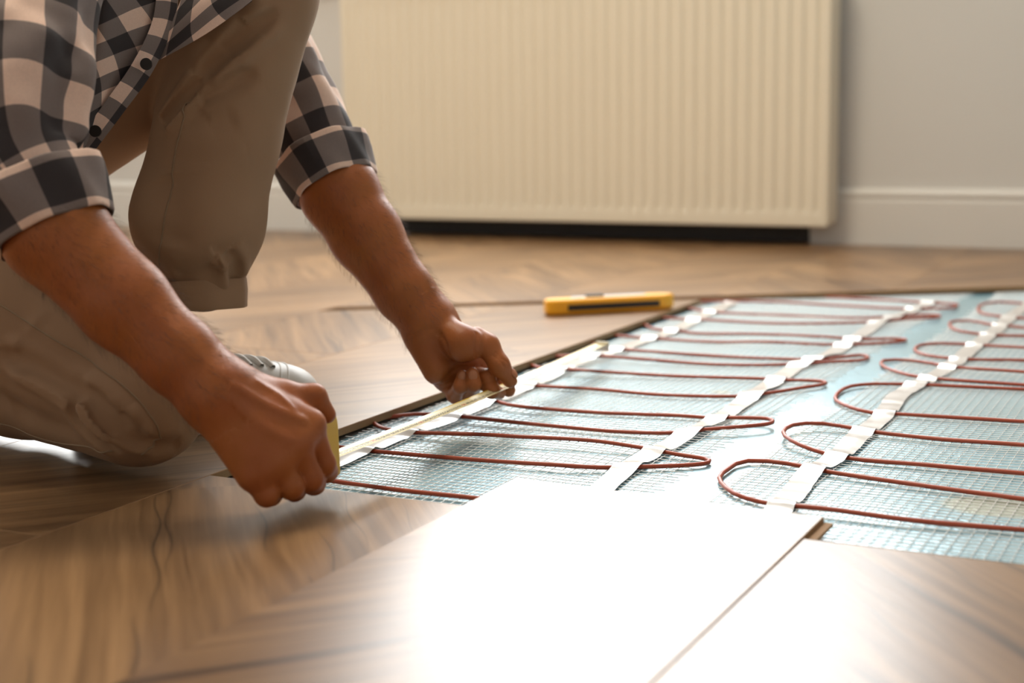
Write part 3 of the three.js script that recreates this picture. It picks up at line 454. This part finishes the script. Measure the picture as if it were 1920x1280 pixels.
{
  const all = [...trunk, ...headPrims], [a, b] = bounds([all], 0.02), eyes = [[-0.012, 0.012, -0.094], [0.058, 0.012, -0.078]].map(([x, y, z]) => [headC[0] + x, headC[1] + y, headC[2] + z]), mouth = [[headC[0] - 0.002, headC[1] - 0.058, headC[2] - 0.108], [headC[0] + 0.055, headC[1] - 0.058, headC[2] - 0.096]];
  bodyGeos.push(sdfGeometry((x, y, z) => { let d = union(all, x, y, z); for (const e of eyes) d = Math.max(d, 0.016 - Math.hypot(x - e[0], y - e[1], z - e[2])); d += 0.004 * Math.exp(-((toPolyline(mouth, x, y, z) / 0.004) ** 2)); return d; }, a, b, 0.009, skinTone));
  for (const e of eyes) { const s = new THREE.SphereGeometry(0.0125, 16, 12); s.translate(...e); part(person, 'eye', s, mat({ color: lin(0.7, 0.68, 0.65), roughness: 0.2 })); }
  const hair = chain([[headC[0] - 0.015, headC[1] + 0.04, headC[2] + 0.03, 0.09], [headC[0] + 0.012, headC[1] + 0.048, headC[2] - 0.03, 0.08]], 0.03), [hl, hh] = bounds([hair], 0.01);
  part(person, 'hair', sdfGeometry((x, y, z) => Math.max(union(hair, x, y, z) + 0.004 * noise3(x * 60, y * 60, z * 60), headC[1] + 0.035 - y - 1.3 * (z - headC[2])), hl, hh, 0.007), hairMat);
}
const body = part(person, 'body', mergeGeometries(bodyGeos), skin, 'tanned bare forearms and hands');
// short dark hairs lying along both forearms
function armHair(f, arm, n) {
  const P = [], I = [], a = V(arm[1]), b = V(arm[3].slice(4));
  const axis = b.clone().sub(a).normalize(), e1 = new THREE.Vector3(0, 1, 0).cross(axis).normalize(), e2 = axis.clone().cross(e1);
  for (let i = 0; i < n; i++) {
    const t = rnd() * 1.08, th = rnd() * Math.PI * 2, out = e1.clone().multiplyScalar(Math.cos(th)).addScaledVector(e2, Math.sin(th)), q = V(snap(f, a.clone().lerp(b, t).addScaledVector(out, 0.04).toArray()));
    const len = 0.005 + 0.007 * rnd(), d = axis.clone().multiplyScalar(0.75).addScaledVector(out, 0.35 + 0.45 * rnd()).addScaledVector(e1, 0.5 * (rnd() - 0.5)).addScaledVector(e2, 0.5 * (rnd() - 0.5)).normalize(), s = d.clone().cross(out).normalize().multiplyScalar(0.00009), w2 = out.clone().multiplyScalar(0.00009), m = q.clone().addScaledVector(d, len * 0.55).addScaledVector(out, len * 0.08), e = q.clone().addScaledVector(d, len).addScaledVector(axis, len * 0.15), k = P.length / 3;
    for (const v of [q.clone().add(s), q.clone().sub(s), q.clone().add(w2), m.clone().add(s), m.clone().sub(s), m.clone().add(w2), e]) P.push(v.x, v.y, v.z);
    for (let j = 0; j < 3; j++) { const u = (j + 1) % 3; I.push(k + j, k + u, k + 3 + u, k + j, k + 3 + u, k + 3 + j, k + 3 + j, k + 3 + u, k + 6); }
  }
  const g = new THREE.BufferGeometry(); g.setAttribute('position', new THREE.Float32BufferAttribute(P, 3)); g.setIndex(I); g.computeVertexNormals();
  part(person, 'arm_hair', g, hairMat, undefined, body).userData.kind = 'stuff';
}
armHair(fR, armR, 2600); armHair(fL, armL, 2200);
// nails: small domed plates set into the finger tips
function nail(p0, n, along, w, l) {
  const p = snap(fL, p0);
  const N2 = V(n).normalize(), A = V(along).addScaledVector(N2, -V(along).dot(N2)).normalize(), S = new THREE.Vector3().crossVectors(A, N2), g = new THREE.SphereGeometry(1, 20, 12);
  g.applyMatrix4(new THREE.Matrix4().makeBasis(S.multiplyScalar(w / 2), A.multiplyScalar(l / 2), N2.multiplyScalar(0.0016))); g.translate(...p); part(person, 'fingernail', g, nailMat, undefined, body);
}
const camDir = V(view.fwd).negate().toArray();
{ const up = view.up, rt = new THREE.Vector3().crossVectors(V(view.fwd), V(up)); const mix = (a, b, c) => V(camDir).multiplyScalar(a).addScaledVector(rt, b).addScaledVector(V(up), c).toArray();
  nail([-0.7588,0.0468,-1.3681], mix(1, -0.1, 0.15), mix(0, 0.1, 1), 0.0085, 0.0105); nail([-0.7457,0.0486,-1.3694], mix(1, 0.05, 0.12), mix(0, -0.05, 1), 0.0098, 0.0115);
  nail([-0.7184,0.046,-1.4022], mix(0.55, 0.75, 0.5), mix(0.1, 0.6, -0.85), 0.0105, 0.0125); }

// trousers
const TR = [[-1.305,0.2857,-1.2132,0.105,-0.9493,0.4592,-1.266,0.075,0.03],
 [-0.9493,0.4592,-1.266,0.075,-0.9665,0.3123,-1.2335,0.0635,0.012],
 [-0.9665,0.3123,-1.2335,0.0635,-0.9851,0.2246,-1.2177,0.0685,0.012],
 [-0.9851,0.2246,-1.2177,0.0685,-0.9856,0.1713,-1.2194,0.045,0.012],
 [-1.2864,0.2879,-1.1549,0.125,-1.2809,0.3338,-1.1544,0.12,0.05],
 [-1.305,0.2857,-1.2132,0.105,-1.2308,0.256,-1.064,0.1,0.04],
 [-1.2308,0.256,-1.064,0.1,-1.0741,0.1568,-1.0524,0.082,0.03],
 [-1.0741,0.1568,-1.0524,0.082,-0.9202,0.0732,-1.0366,0.063,0.03]];
const TB2 = [[-0.9202,0.0732,-1.0366,0.063,-1.1112,0.0753,-1.0817,0.062,0.02],
 [-1.1112,0.0753,-1.0817,0.062,-1.4231,0.0594,-1.1585,0.05,0.02]];
const folds = [                                                   // grooves pressed into the cloth: path, width, depth
 [[[-0.9427,0.3677,-1.1796],[-0.957,0.3513,-1.1745],[-0.976,0.3306,-1.1698],[-0.987,0.3202,-1.1698]], 0.0048, 0.018], [[[-0.9427,0.3677,-1.1796],[-0.9194,0.3922,-1.1921],[-0.9007,0.4118,-1.2086],[-0.8814,0.4354,-1.2327]], 0.0065, 0.013], [[[-0.9457,0.3479,-1.176],[-0.9251,0.3569,-1.1866],[-0.8976,0.3749,-1.2166]], 0.008, 0.010], [[[-0.9031,0.4221,-1.2056],[-0.9124,0.4056,-1.1977],[-0.9234,0.3912,-1.1896]], 0.008, 0.007], [[[-0.9495,0.337,-1.1724],[-0.9313,0.3262,-1.1779],[-0.9106,0.331,-1.1983]], 0.014, 0.004],
 [[[-0.9284,0.1933,-1.1869],[-0.9294,0.1823,-1.1995],[-0.9359,0.1683,-1.2114],[-0.9425,0.156,-1.22]], 0.006, 0.014], [[[-0.9781,0.1686,-1.169],[-0.951,0.1729,-1.178],[-0.935,0.1785,-1.1925]], 0.01, 0.004], [[[-0.9789,0.2717,-1.1579],[-0.9646,0.2352,-1.1499],[-0.971,0.1975,-1.1529]], 0.02, 0.006],
 [[[-1.0225,0.1175,-0.9712],[-0.988,0.1082,-0.972],[-0.9391,0.0898,-0.9728],[-0.9109,0.0817,-0.9726],[-0.8935,0.0637,-0.9778],[-0.8878,0.0506,-0.9848]], 0.0065, 0.016], [[[-0.9365,0.0881,-0.9726],[-0.9328,0.0654,-0.9726],[-0.9189,0.0493,-0.9759],[-0.8976,0.0317,-0.9915]], 0.0055, 0.009], [[[-0.9208,0.0868,-0.9724],[-0.9124,0.0657,-0.9722],[-0.8977,0.0471,-0.9811]], 0.005, 0.008], [[[-0.9109,0.0817,-0.9726],[-0.9014,0.0636,-0.975],[-0.8848,0.0445,-0.9899],[-0.8706,0.0406,-1.0095]], 0.0055, 0.009], [[[-0.89,0.0734,-0.9788],[-0.8835,0.0583,-0.9847],[-0.8768,0.0458,-0.9964]], 0.0055, 0.006],
 [[[-1.0026,0.1231,-0.9716],[-0.9547,0.1085,-0.9742],[-0.9185,0.0953,-0.9747]], 0.010, 0.005], [[[-1.0026,0.1304,-0.9723],[-0.9669,0.1184,-0.9745],[-0.9328,0.1093,-0.9779]], 0.012, 0.003], [[[-1.0475,0.0617,-1.0035],[-0.9978,0.0522,-0.9934],[-0.9383,0.0491,-0.9785]], 0.012, 0.004], [[[-0.8755,0.0377,-1.005],[-0.8715,0.0337,-1.0181],[-0.8673,0.0352,-1.0318]], 0.008, 0.005], [[[-0.9839,0.1497,-0.9815],[-0.9475,0.1272,-0.9817],[-0.9156,0.1053,-0.9792]], 0.014, 0.003]];
folds.forEach((f) => { f[0] = curve(f[0]).getPoints(f[0].length * 5).map((p) => p.toArray()); });
const ridges = [[[[-0.9356,0.1836,-1.185],[-0.9299,0.1876,-1.1901],[-0.9339,0.1749,-1.2013]], 0.007, -0.006], [[[-0.9294,0.0815,-0.9718],[-0.9219,0.0625,-0.9722],[-0.9077,0.0453,-0.9789]], 0.006, -0.004]];
const fT = (x, y, z) => {
  let d = smin(union(TR, x, y, z), union(TB2, x, y, z), 0.008);
  if (Math.abs(d) < 0.04) { let k = 0; for (const [p, w, a] of folds.concat(ridges)) { const t = toPolyline(p, x, y, z); if (t < w * 5) k += a * sstep(-0.04, 0.12, along) * sstep(0, 0.2, 1 - along) * (Math.exp(-((t / w) ** 2)) - 0.3 * Math.exp(-(((t - 2.3 * w) / (1.1 * w)) ** 2))); } d += clamp(k, -0.006, 0.014); d += 0.0035 * (noise3(x * 14, y * 10, z * 14) - 0.5) + 0.0014 * (noise3(x * 45, y * 30, z * 45) - 0.5); }
  return d;
};
{
  const [a, b] = bounds([TR, TB2], 0.015); a[1] = Math.max(a[1], -0.02);
  const g = sdfGeometry((x, y, z) => Math.max(fT(x, y, z), 0.0012 - y), a, b, 0.0042);
  const tr = part(person, 'trousers', g, khaki, 'khaki cotton trousers');
  const seam = (pts, r = 0.001) => part(person, 'seam', tube(curve(pts).getSpacedPoints(pts.length * 8).map((q) => snap(fT, q.toArray())), r, pts.length * 24, 5), khakiSeam, undefined, tr);
  seam([[-0.9552,0.346,-1.1736],[-0.9599,0.3189,-1.1673],[-0.9675,0.2874,-1.1625],[-0.9702,0.2483,-1.1513],[-0.9783,0.2084,-1.148],[-0.9937,0.1798,-1.1614]]); seam([[-1.0207,0.1632,-0.9737],[-0.966,0.1343,-0.9796],[-0.9116,0.1085,-0.9819],[-0.8795,0.0852,-0.9873],[-0.8685,0.059,-0.9992],[-0.8701,0.043,-1.0078]]); seam([[-1.0842,0.0366,-1.0233],[-1.0365,0.0313,-1.0171],[-0.9985,0.0294,-1.0092],[-0.934,0.034,-0.9861],[-0.9085,0.0333,-0.9863]]); seam([[-0.8701,0.043,-1.0078],[-0.8776,0.0363,-1.0037],[-0.8866,0.0315,-0.9994]]); 
  // turned-up hem
  const ax = [V([-0.9855,0.1602,-1.2175]), V([-0.9836,0.1306,-1.2155])], up2 = ax[0].clone().sub(ax[1]).normalize(), e1 = new THREE.Vector3(1, 0, -0.5).addScaledVector(up2, -new THREE.Vector3(1, 0, -0.5).dot(up2)).normalize(), e2 = new THREE.Vector3().crossVectors(up2, e1), h = ax[0].distanceTo(ax[1]);
  const prof = [[0.0415, 1.0], [0.044, 1.02], [0.0445, 0.6], [0.0435, 0.2], [0.043, 0.0], [0.0415, -0.03], [0.0395, 0.0], [0.040, 0.5], [0.0405, 0.95]];
  part(person, 'turned_up_hem', gridGeo(64, prof.length - 1, (u, v) => { const [r, s] = prof[Math.round(v * (prof.length - 1))], th = u * Math.PI * 2, R = r * (1 + 0.05 * Math.sin(3 * th + 1) + 0.03 * Math.sin(5 * th) + 0.10 * Math.exp(-(((th - 6.0) / 0.25) ** 2))), q = ax[1].clone().addScaledVector(up2, s * h).addScaledVector(e1, Math.cos(th) * R * 1.0).addScaledVector(e2, Math.sin(th) * R * 1.05); return [q.x, q.y, q.z]; }, (u, v) => [u * 0.28, v * 0.1]), khaki, undefined, tr);
}

// shirt: lofted sleeves, rolled cuffs, hanging fronts
function loft(path, radii, nTh, nS, opt = {}) {
  const c = curve(path), fr = [], n = nS, len = c.getLength(); let e = opt.e ? V(opt.e) : new THREE.Vector3(0, 0, 1);
  for (let i = 0; i <= n; i++) { const t = c.getTangentAt(i / n); e = e.clone().addScaledVector(t, -e.dot(t)).normalize(); fr.push([c.getPointAt(i / n), e.clone(), new THREE.Vector3().crossVectors(t, e)]); }
  const R = (s) => { const k = clamp(s, 0, 1) * (radii.length - 1), i = Math.min(radii.length - 2, Math.floor(k)), t = k - i; return [lerp(radii[i][0], radii[i + 1][0], t), lerp(radii[i][1], radii[i + 1][1], t)]; };
  const rm = radii[0][0] * 0.5 + radii[radii.length - 1][0] * 0.5, [t0, t1] = opt.arc ?? [0, Math.PI * 2];
  return gridGeo(nTh, n, (u, v) => { const [p, a, b] = fr[Math.round(v * n)], th = lerp(t0, t1, u), [ra, rb] = R(v), f = opt.fold ? opt.fold(th, v) : 0, q = p.clone().addScaledVector(a, Math.cos(th) * (ra + f)).addScaledVector(b, Math.sin(th) * (rb + f)); return [q.x, q.y, q.z]; }, (u, v) => [lerp(t0, t1, u) * rm * (opt.us ?? 1) + (opt.u0 ?? 0), v * len + (opt.v0 ?? 0)]);
}
const shirt = part(person, 'shirt', loft([[-1.28,0.2711,-1.1438], [-1.2508,0.3731,-1.171], [-1.2061,0.4456,-1.1952], [-1.1503,0.5556,-1.226], [-1.1198,0.6445,-1.2572]], [[.15, .135], [.16, .14], [.165, .145], [.175, .14], [.08, .075]], 72, 60, { arc: [-1.1, Math.PI + 1.5], e: [0.45, 0, 0.9], fold: (t, v) => 0.006 * Math.sin(t * 7 + v * 9) * Math.sin(v * 13 + t) }), gingham, 'grey, black and cream gingham shirt');
{ // yoke over the shoulders
  const yoke = [...chain([[-1.0667,0.5808,-1.0912,0.088],[-1.1373,0.5945,-1.2395,0.126],[-1.2028,0.6283,-1.3825,0.088]], .05), ...chain([[-1.0397,0.5803,-1.0708,0.078],[-1.0019,0.512,-1.0212,0.074]], .03), ...chain([[-1.2159,0.6349,-1.3997,0.078],[-1.1526,0.5635,-1.4023,0.07]], .03)], [a, b] = bounds([yoke], 0.01), n = [-1.1075,0.6499,-1.2644];
  part(person, 'yoke', sdfGeometry((x, y, z) => Math.max(union(yoke, x, y, z) + 0.004 * (noise3(x * 16, y * 16, z * 16) - 0.5), 0.068 - Math.hypot(x - n[0], y - n[1], z - n[2])), a, b, 0.008), gingham, undefined, shirt);
}
const foldNoise = (s, amp) => (t, v) => amp * (noise3(Math.cos(t) * 1.6 + s, Math.sin(t) * 1.6, v * 7) - 0.5) * 2 + amp * 0.5 * (noise3(Math.cos(t) * 3.2 + s, Math.sin(t) * 3.2, v * 18 + 4) - 0.5) * 2;
part(person, 'sleeve', loft([[-1.0401,0.5877,-1.0719], [-0.9937,0.4912,-1.0047], [-0.9598,0.4043,-0.9555], [-0.9359,0.3407,-0.9224], [-0.9189,0.2968,-0.9074], [-0.9044,0.2749,-0.9076]], [[.085, .085], [.074, .074], [.067, .067], [.063, .063], [.059, .058], [.047, .046]], 72, 90, { e: [0.4, 0, 0.9], u0: 0.012, v0: 0.02, us: 1.05, fold: (t, v) => foldNoise(2, 0.008)(t, v) * (1 - sstep(0.8, 0.93, v)) - 0.007 * sstep(0.6, 0.8, v) * (1 - sstep(0.88, 0.96, v)) * Math.sin(t * 5 + 1) }), gingham, undefined, shirt);
part(person, 'sleeve', loft([[-1.2197,0.642,-1.4046], [-1.1254,0.5317,-1.4049], [-1.0465,0.4311,-1.4046], [-0.9907,0.3571,-1.3996], [-0.9574,0.3016,-1.3953], [-0.9464,0.2788,-1.3947]], [[.08, .08], [.068, .068], [.06, .06], [.058, .057], [.054, .053], [.043, .043]], 72, 90, { e: [0.4, 0, 0.9], v0: 0.01, us: 1.05, fold: (t, v) => foldNoise(7, 0.008)(t, v) * (1 - sstep(0.78, 0.9, v)) - 0.007 * sstep(0.6, 0.78, v) * (1 - sstep(0.85, 0.95, v)) * Math.sin(t * 4 + 2) }), gingham, undefined, shirt);
function cuff(a, b, r0, r1, u0) {
  const A = V(a), B = V(b), t = B.clone().sub(A).normalize(), e1 = new THREE.Vector3(0.45, 0, 0.9).addScaledVector(t, -new THREE.Vector3(0.45, 0, 0.9).dot(t)).normalize(), e2 = new THREE.Vector3().crossVectors(t, e1), h = A.distanceTo(B);
  const prof = [[-0.006, 0.04], [-0.001, -0.015], [0.002, 0.03], [0.0025, 0.2], [0.002, 0.4], [0.001, 0.6], [0.0005, 0.8], [0, 0.96], [-0.0012, 1.0], [-0.003, 0.97], [-0.005, 0.6], [-0.006, 0.2]];
  part(person, 'rolled_cuff', gridGeo(72, prof.length - 1, (u, v) => { const [o, s] = prof[Math.round(v * (prof.length - 1))], th = u * Math.PI * 2, R = lerp(r0, r1, s) + o + 0.0022 * Math.sin(3 * th + u0 * 50) + 0.0016 * Math.sin(7 * th + s * 4), q = A.clone().addScaledVector(t, s * h).addScaledVector(e1, Math.cos(th) * R).addScaledVector(e2, Math.sin(th) * R); return [q.x, q.y, q.z]; }, (u, v) => { const s = prof[Math.round(v * (prof.length - 1))][1]; return [u * Math.PI * 2 * (r0 + r1) / 2 + u0, s * h + 0.01 + (v > 0.7 ? 0.03 : 0)]; }), gingham, undefined, shirt);
}
cuff([-0.9053,0.2772,-0.9063], [-0.8813,0.2359,-0.9056], .0575, .0495, 0.01);
cuff([-0.9529,0.2878,-1.3952], [-0.9273,0.2479,-1.3899], .0555, .0495, 0.035);
// a front panel: rows of control points, smoothed
function panel(name, rows, nu, nv, us, vs, rot, thick, parent, label, bulge = 0, m = gingham) {
  const cols = rows.map((r) => curve(r)), g = (o) => gridGeo(nu, nv, (u, v) => { const c = curve(cols.map((k) => k.getPoint(u).toArray())).getPoint(v), b = bulge * (noise3(u * 5, v * 3.2, 3.5) - 0.5) + o; return [c.x + camDir[0] * b, c.y, c.z + camDir[2] * b]; }, (u, v) => { const a = u * us, b = v * vs; return [a * Math.cos(rot) - b * Math.sin(rot), a * Math.sin(rot) + b * Math.cos(rot)]; });
  return part(person, name, merge([g(0), g(-thick)]), m, label, parent);
}
const rowsR = [[[-1.0124,0.5675,-1.0825],[-0.9929,0.5687,-1.104],[-0.9894,0.575,-1.1523],[-0.9889,0.5813,-1.1991]], [[-0.9937,0.4675,-1.0573],[-0.963,0.4666,-1.0694],[-0.9585,0.4699,-1.1155],[-0.9526,0.4732,-1.1645]], [[-0.986,0.4185,-1.0469],[-0.9552,0.4152,-1.0564],[-0.9544,0.4187,-1.1028],[-0.9455,0.4223,-1.1478]], [[-0.9812,0.3747,-1.036],[-0.963,0.3754,-1.051],[-0.9642,0.3761,-1.0903],[-0.9545,0.3744,-1.1234]], [[-0.9819,0.3313,-1.028],[-0.9752,0.3334,-1.0431],[-0.9777,0.3347,-1.0705],[-0.9714,0.3344,-1.0964]], [[-0.9958,0.2825,-1.0293],[-0.993,0.2842,-1.0367],[-0.9951,0.2865,-1.0531],[-0.9949,0.2918,-1.0712]]];
panel('front_panel', rowsR, 40, 60, 0.15, 0.46, 0.5, 0.0012, shirt, undefined, 0.02);
const edge = [[-0.9855,0.5805,-1.195],[-0.9493,0.4727,-1.1604],[-0.9408,0.4219,-1.1421],[-0.9491,0.3742,-1.117],[-0.9665,0.3343,-1.0909],[-0.9899,0.292,-1.0658]], inner = [[-0.9896,0.5774,-1.1697],[-0.9543,0.4721,-1.135],[-0.9488,0.4252,-1.1216],[-0.9559,0.384,-1.0993],[-0.9724,0.3455,-1.0751],[-0.9956,0.3054,-1.0539]];
panel('button_placket', edge.map((e, i) => [inner[i], inner[i].map((q, k) => (q + e[k]) / 2 + (k === 1 ? 0.001 : 0)), e]), 8, 50, 0.024, 0.46, 0, 0.0014, shirt);
panel('front_panel', [[[-1.014,0.5866,-1.2213],[-0.9868,0.5877,-1.2468],[-0.9703,0.5905,-1.2784],[-0.9655,0.5968,-1.3274]], [[-0.9517,0.5062,-1.1935],[-0.9389,0.5065,-1.2057],[-0.9296,0.5079,-1.2278],[-0.9218,0.5111,-1.2664]], [[-0.9424,0.4208,-1.14],[-0.9224,0.4364,-1.1484],[-0.9061,0.4505,-1.1637],[-0.8813,0.4614,-1.1965]], [[-0.9647,0.3767,-1.1209],[-0.9398,0.3892,-1.1312],[-0.9077,0.4087,-1.1487],[-0.8785,0.4387,-1.1825]]], 40, 40, 0.14, 0.26, 0.35, 0.0012, shirt, undefined, 0.006);
for (const c of [[-0.9444,0.3797,-1.1022], [-0.9766,0.3179,-1.0635]]) { const g = new THREE.CylinderGeometry(0.0056, 0.0056, 0.0026, 24, 1); g.rotateX(Math.PI / 2); g.lookAt(V(camDir)); g.translate(...c); part(person, 'button', g, blackPlastic, 'black shirt button', shirt); }
part(person, 'undershirt', loft([[-1.2459,0.356,-1.1648], [-1.1738,0.4329,-1.1924], [-1.1074,0.5034,-1.2272], [-1.0936,0.5985,-1.2567], [-1.105,0.6499,-1.2657]], [[.11, .115], [.13, .12], [.125, .12], [.12, .11], [.06, .06]], 40, 30, { e: [0.45, 0, 0.9] }), cottonWhite, 'white undershirt');

// sneaker under the raised knee
{
  const toe = [-0.915, 0, -1.336], d = new THREE.Vector3(0.6, 0, -0.8).normalize(), s = new THREE.Vector3(0, 1, 0).cross(d), at = (l, y, w, r) => [toe[0] + d.x * l + s.x * w, y, toe[2] + d.z * l + s.z * w, ...(r === undefined ? [] : [r])];
  const up = [...chain([at(-0.035, 0.026, 0, 0.026), at(-0.09, 0.031, 0, 0.031), at(-0.15, 0.040, 0, 0.033), at(-0.235, 0.05, 0, 0.034)], 0.03), ...chain([at(-0.165, 0.05, 0, 0.032), at(-0.21, 0.10, 0, 0.038)], 0.03), ...chain([at(-0.05, 0.03, 0.018, 0.026), at(-0.1, 0.03, 0.02, 0.028)], 0.02), ...chain([at(-0.05, 0.03, -0.016, 0.026), at(-0.1, 0.03, -0.02, 0.028)], 0.02)];
  const [a, b] = bounds([up], 0.012), leather = mat({ color: lin(0.62, 0.60, 0.56), roughness: 0.5 }), rubber = mat({ color: lin(0.7, 0.69, 0.66), roughness: 0.6 });
  const shoe = new THREE.Group(); shoe.name = 'sneaker'; person.add(shoe); shoe.userData.label = 'off-white lace-up sneaker';
  part(person, 'upper', sdfGeometry((x, y, z) => Math.max(union(up, x, y, z), 0.014 - y), a, b, 0.004), leather, undefined, shoe);
  const sh = new THREE.Shape(), pts = [[0, 0], [-0.012, 0.03], [-0.06, 0.05], [-0.13, 0.046], [-0.2, 0.036], [-0.262, 0.034], [-0.276, 0], [-0.262, -0.034], [-0.2, -0.036], [-0.13, -0.042], [-0.06, -0.048], [-0.012, -0.03]];
  sh.setFromPoints(new THREE.CatmullRomCurve3(pts.map(([x, y]) => new THREE.Vector3(x, y, 0)), true).getPoints(60).map((p) => new THREE.Vector2(p.x, p.y)));
  const so = new THREE.ExtrudeGeometry(sh, { depth: 0.018, bevelEnabled: true, bevelThickness: 0.002, bevelSize: 0.002, bevelOffset: -0.002, bevelSegments: 2 }); so.rotateX(-Math.PI / 2); so.rotateY(Math.atan2(-d.z, d.x)); so.translate(toe[0], 0.0025, toe[2]);
  part(person, 'sole', so, rubber, undefined, shoe);
  const crown = (l, w) => { let y = 0.15; const p = at(l, 0, w); while (y > 0.02 && union(up, p[0], y, p[2]) > 0) y -= 0.0005; return at(l, y, w); };
  for (const o of [0, 0.008]) part(person, 'toe_seam', tube([-0.04, -0.03, -0.02, -0.01, 0, 0.01, 0.02, 0.03, 0.04].map((w) => crown(-0.046 - o - 6 * w * w, w)), 0.0012, 30, 6), rubber, undefined, shoe);
  for (let i = 0; i < 7; i++) { const l = -0.066 - i * 0.0125, top = (w) => { let y = 0.15; const p = at(l, 0, w); while (y > 0.02 && union(up, p[0], y, p[2]) > 0) y -= 0.0005; return y + 0.001; }; part(person, 'lace', tube([at(l, top(-0.024), -0.024), at(l - 0.004, top(-0.009) + 0.002, -0.009), at(l - 0.008, top(0.009) + 0.002, 0.009), at(l - 0.012, top(0.024), 0.024)], 0.0032, 16, 6), cottonWhite, undefined, shoe); }
}
renderer.render(scene, camera);
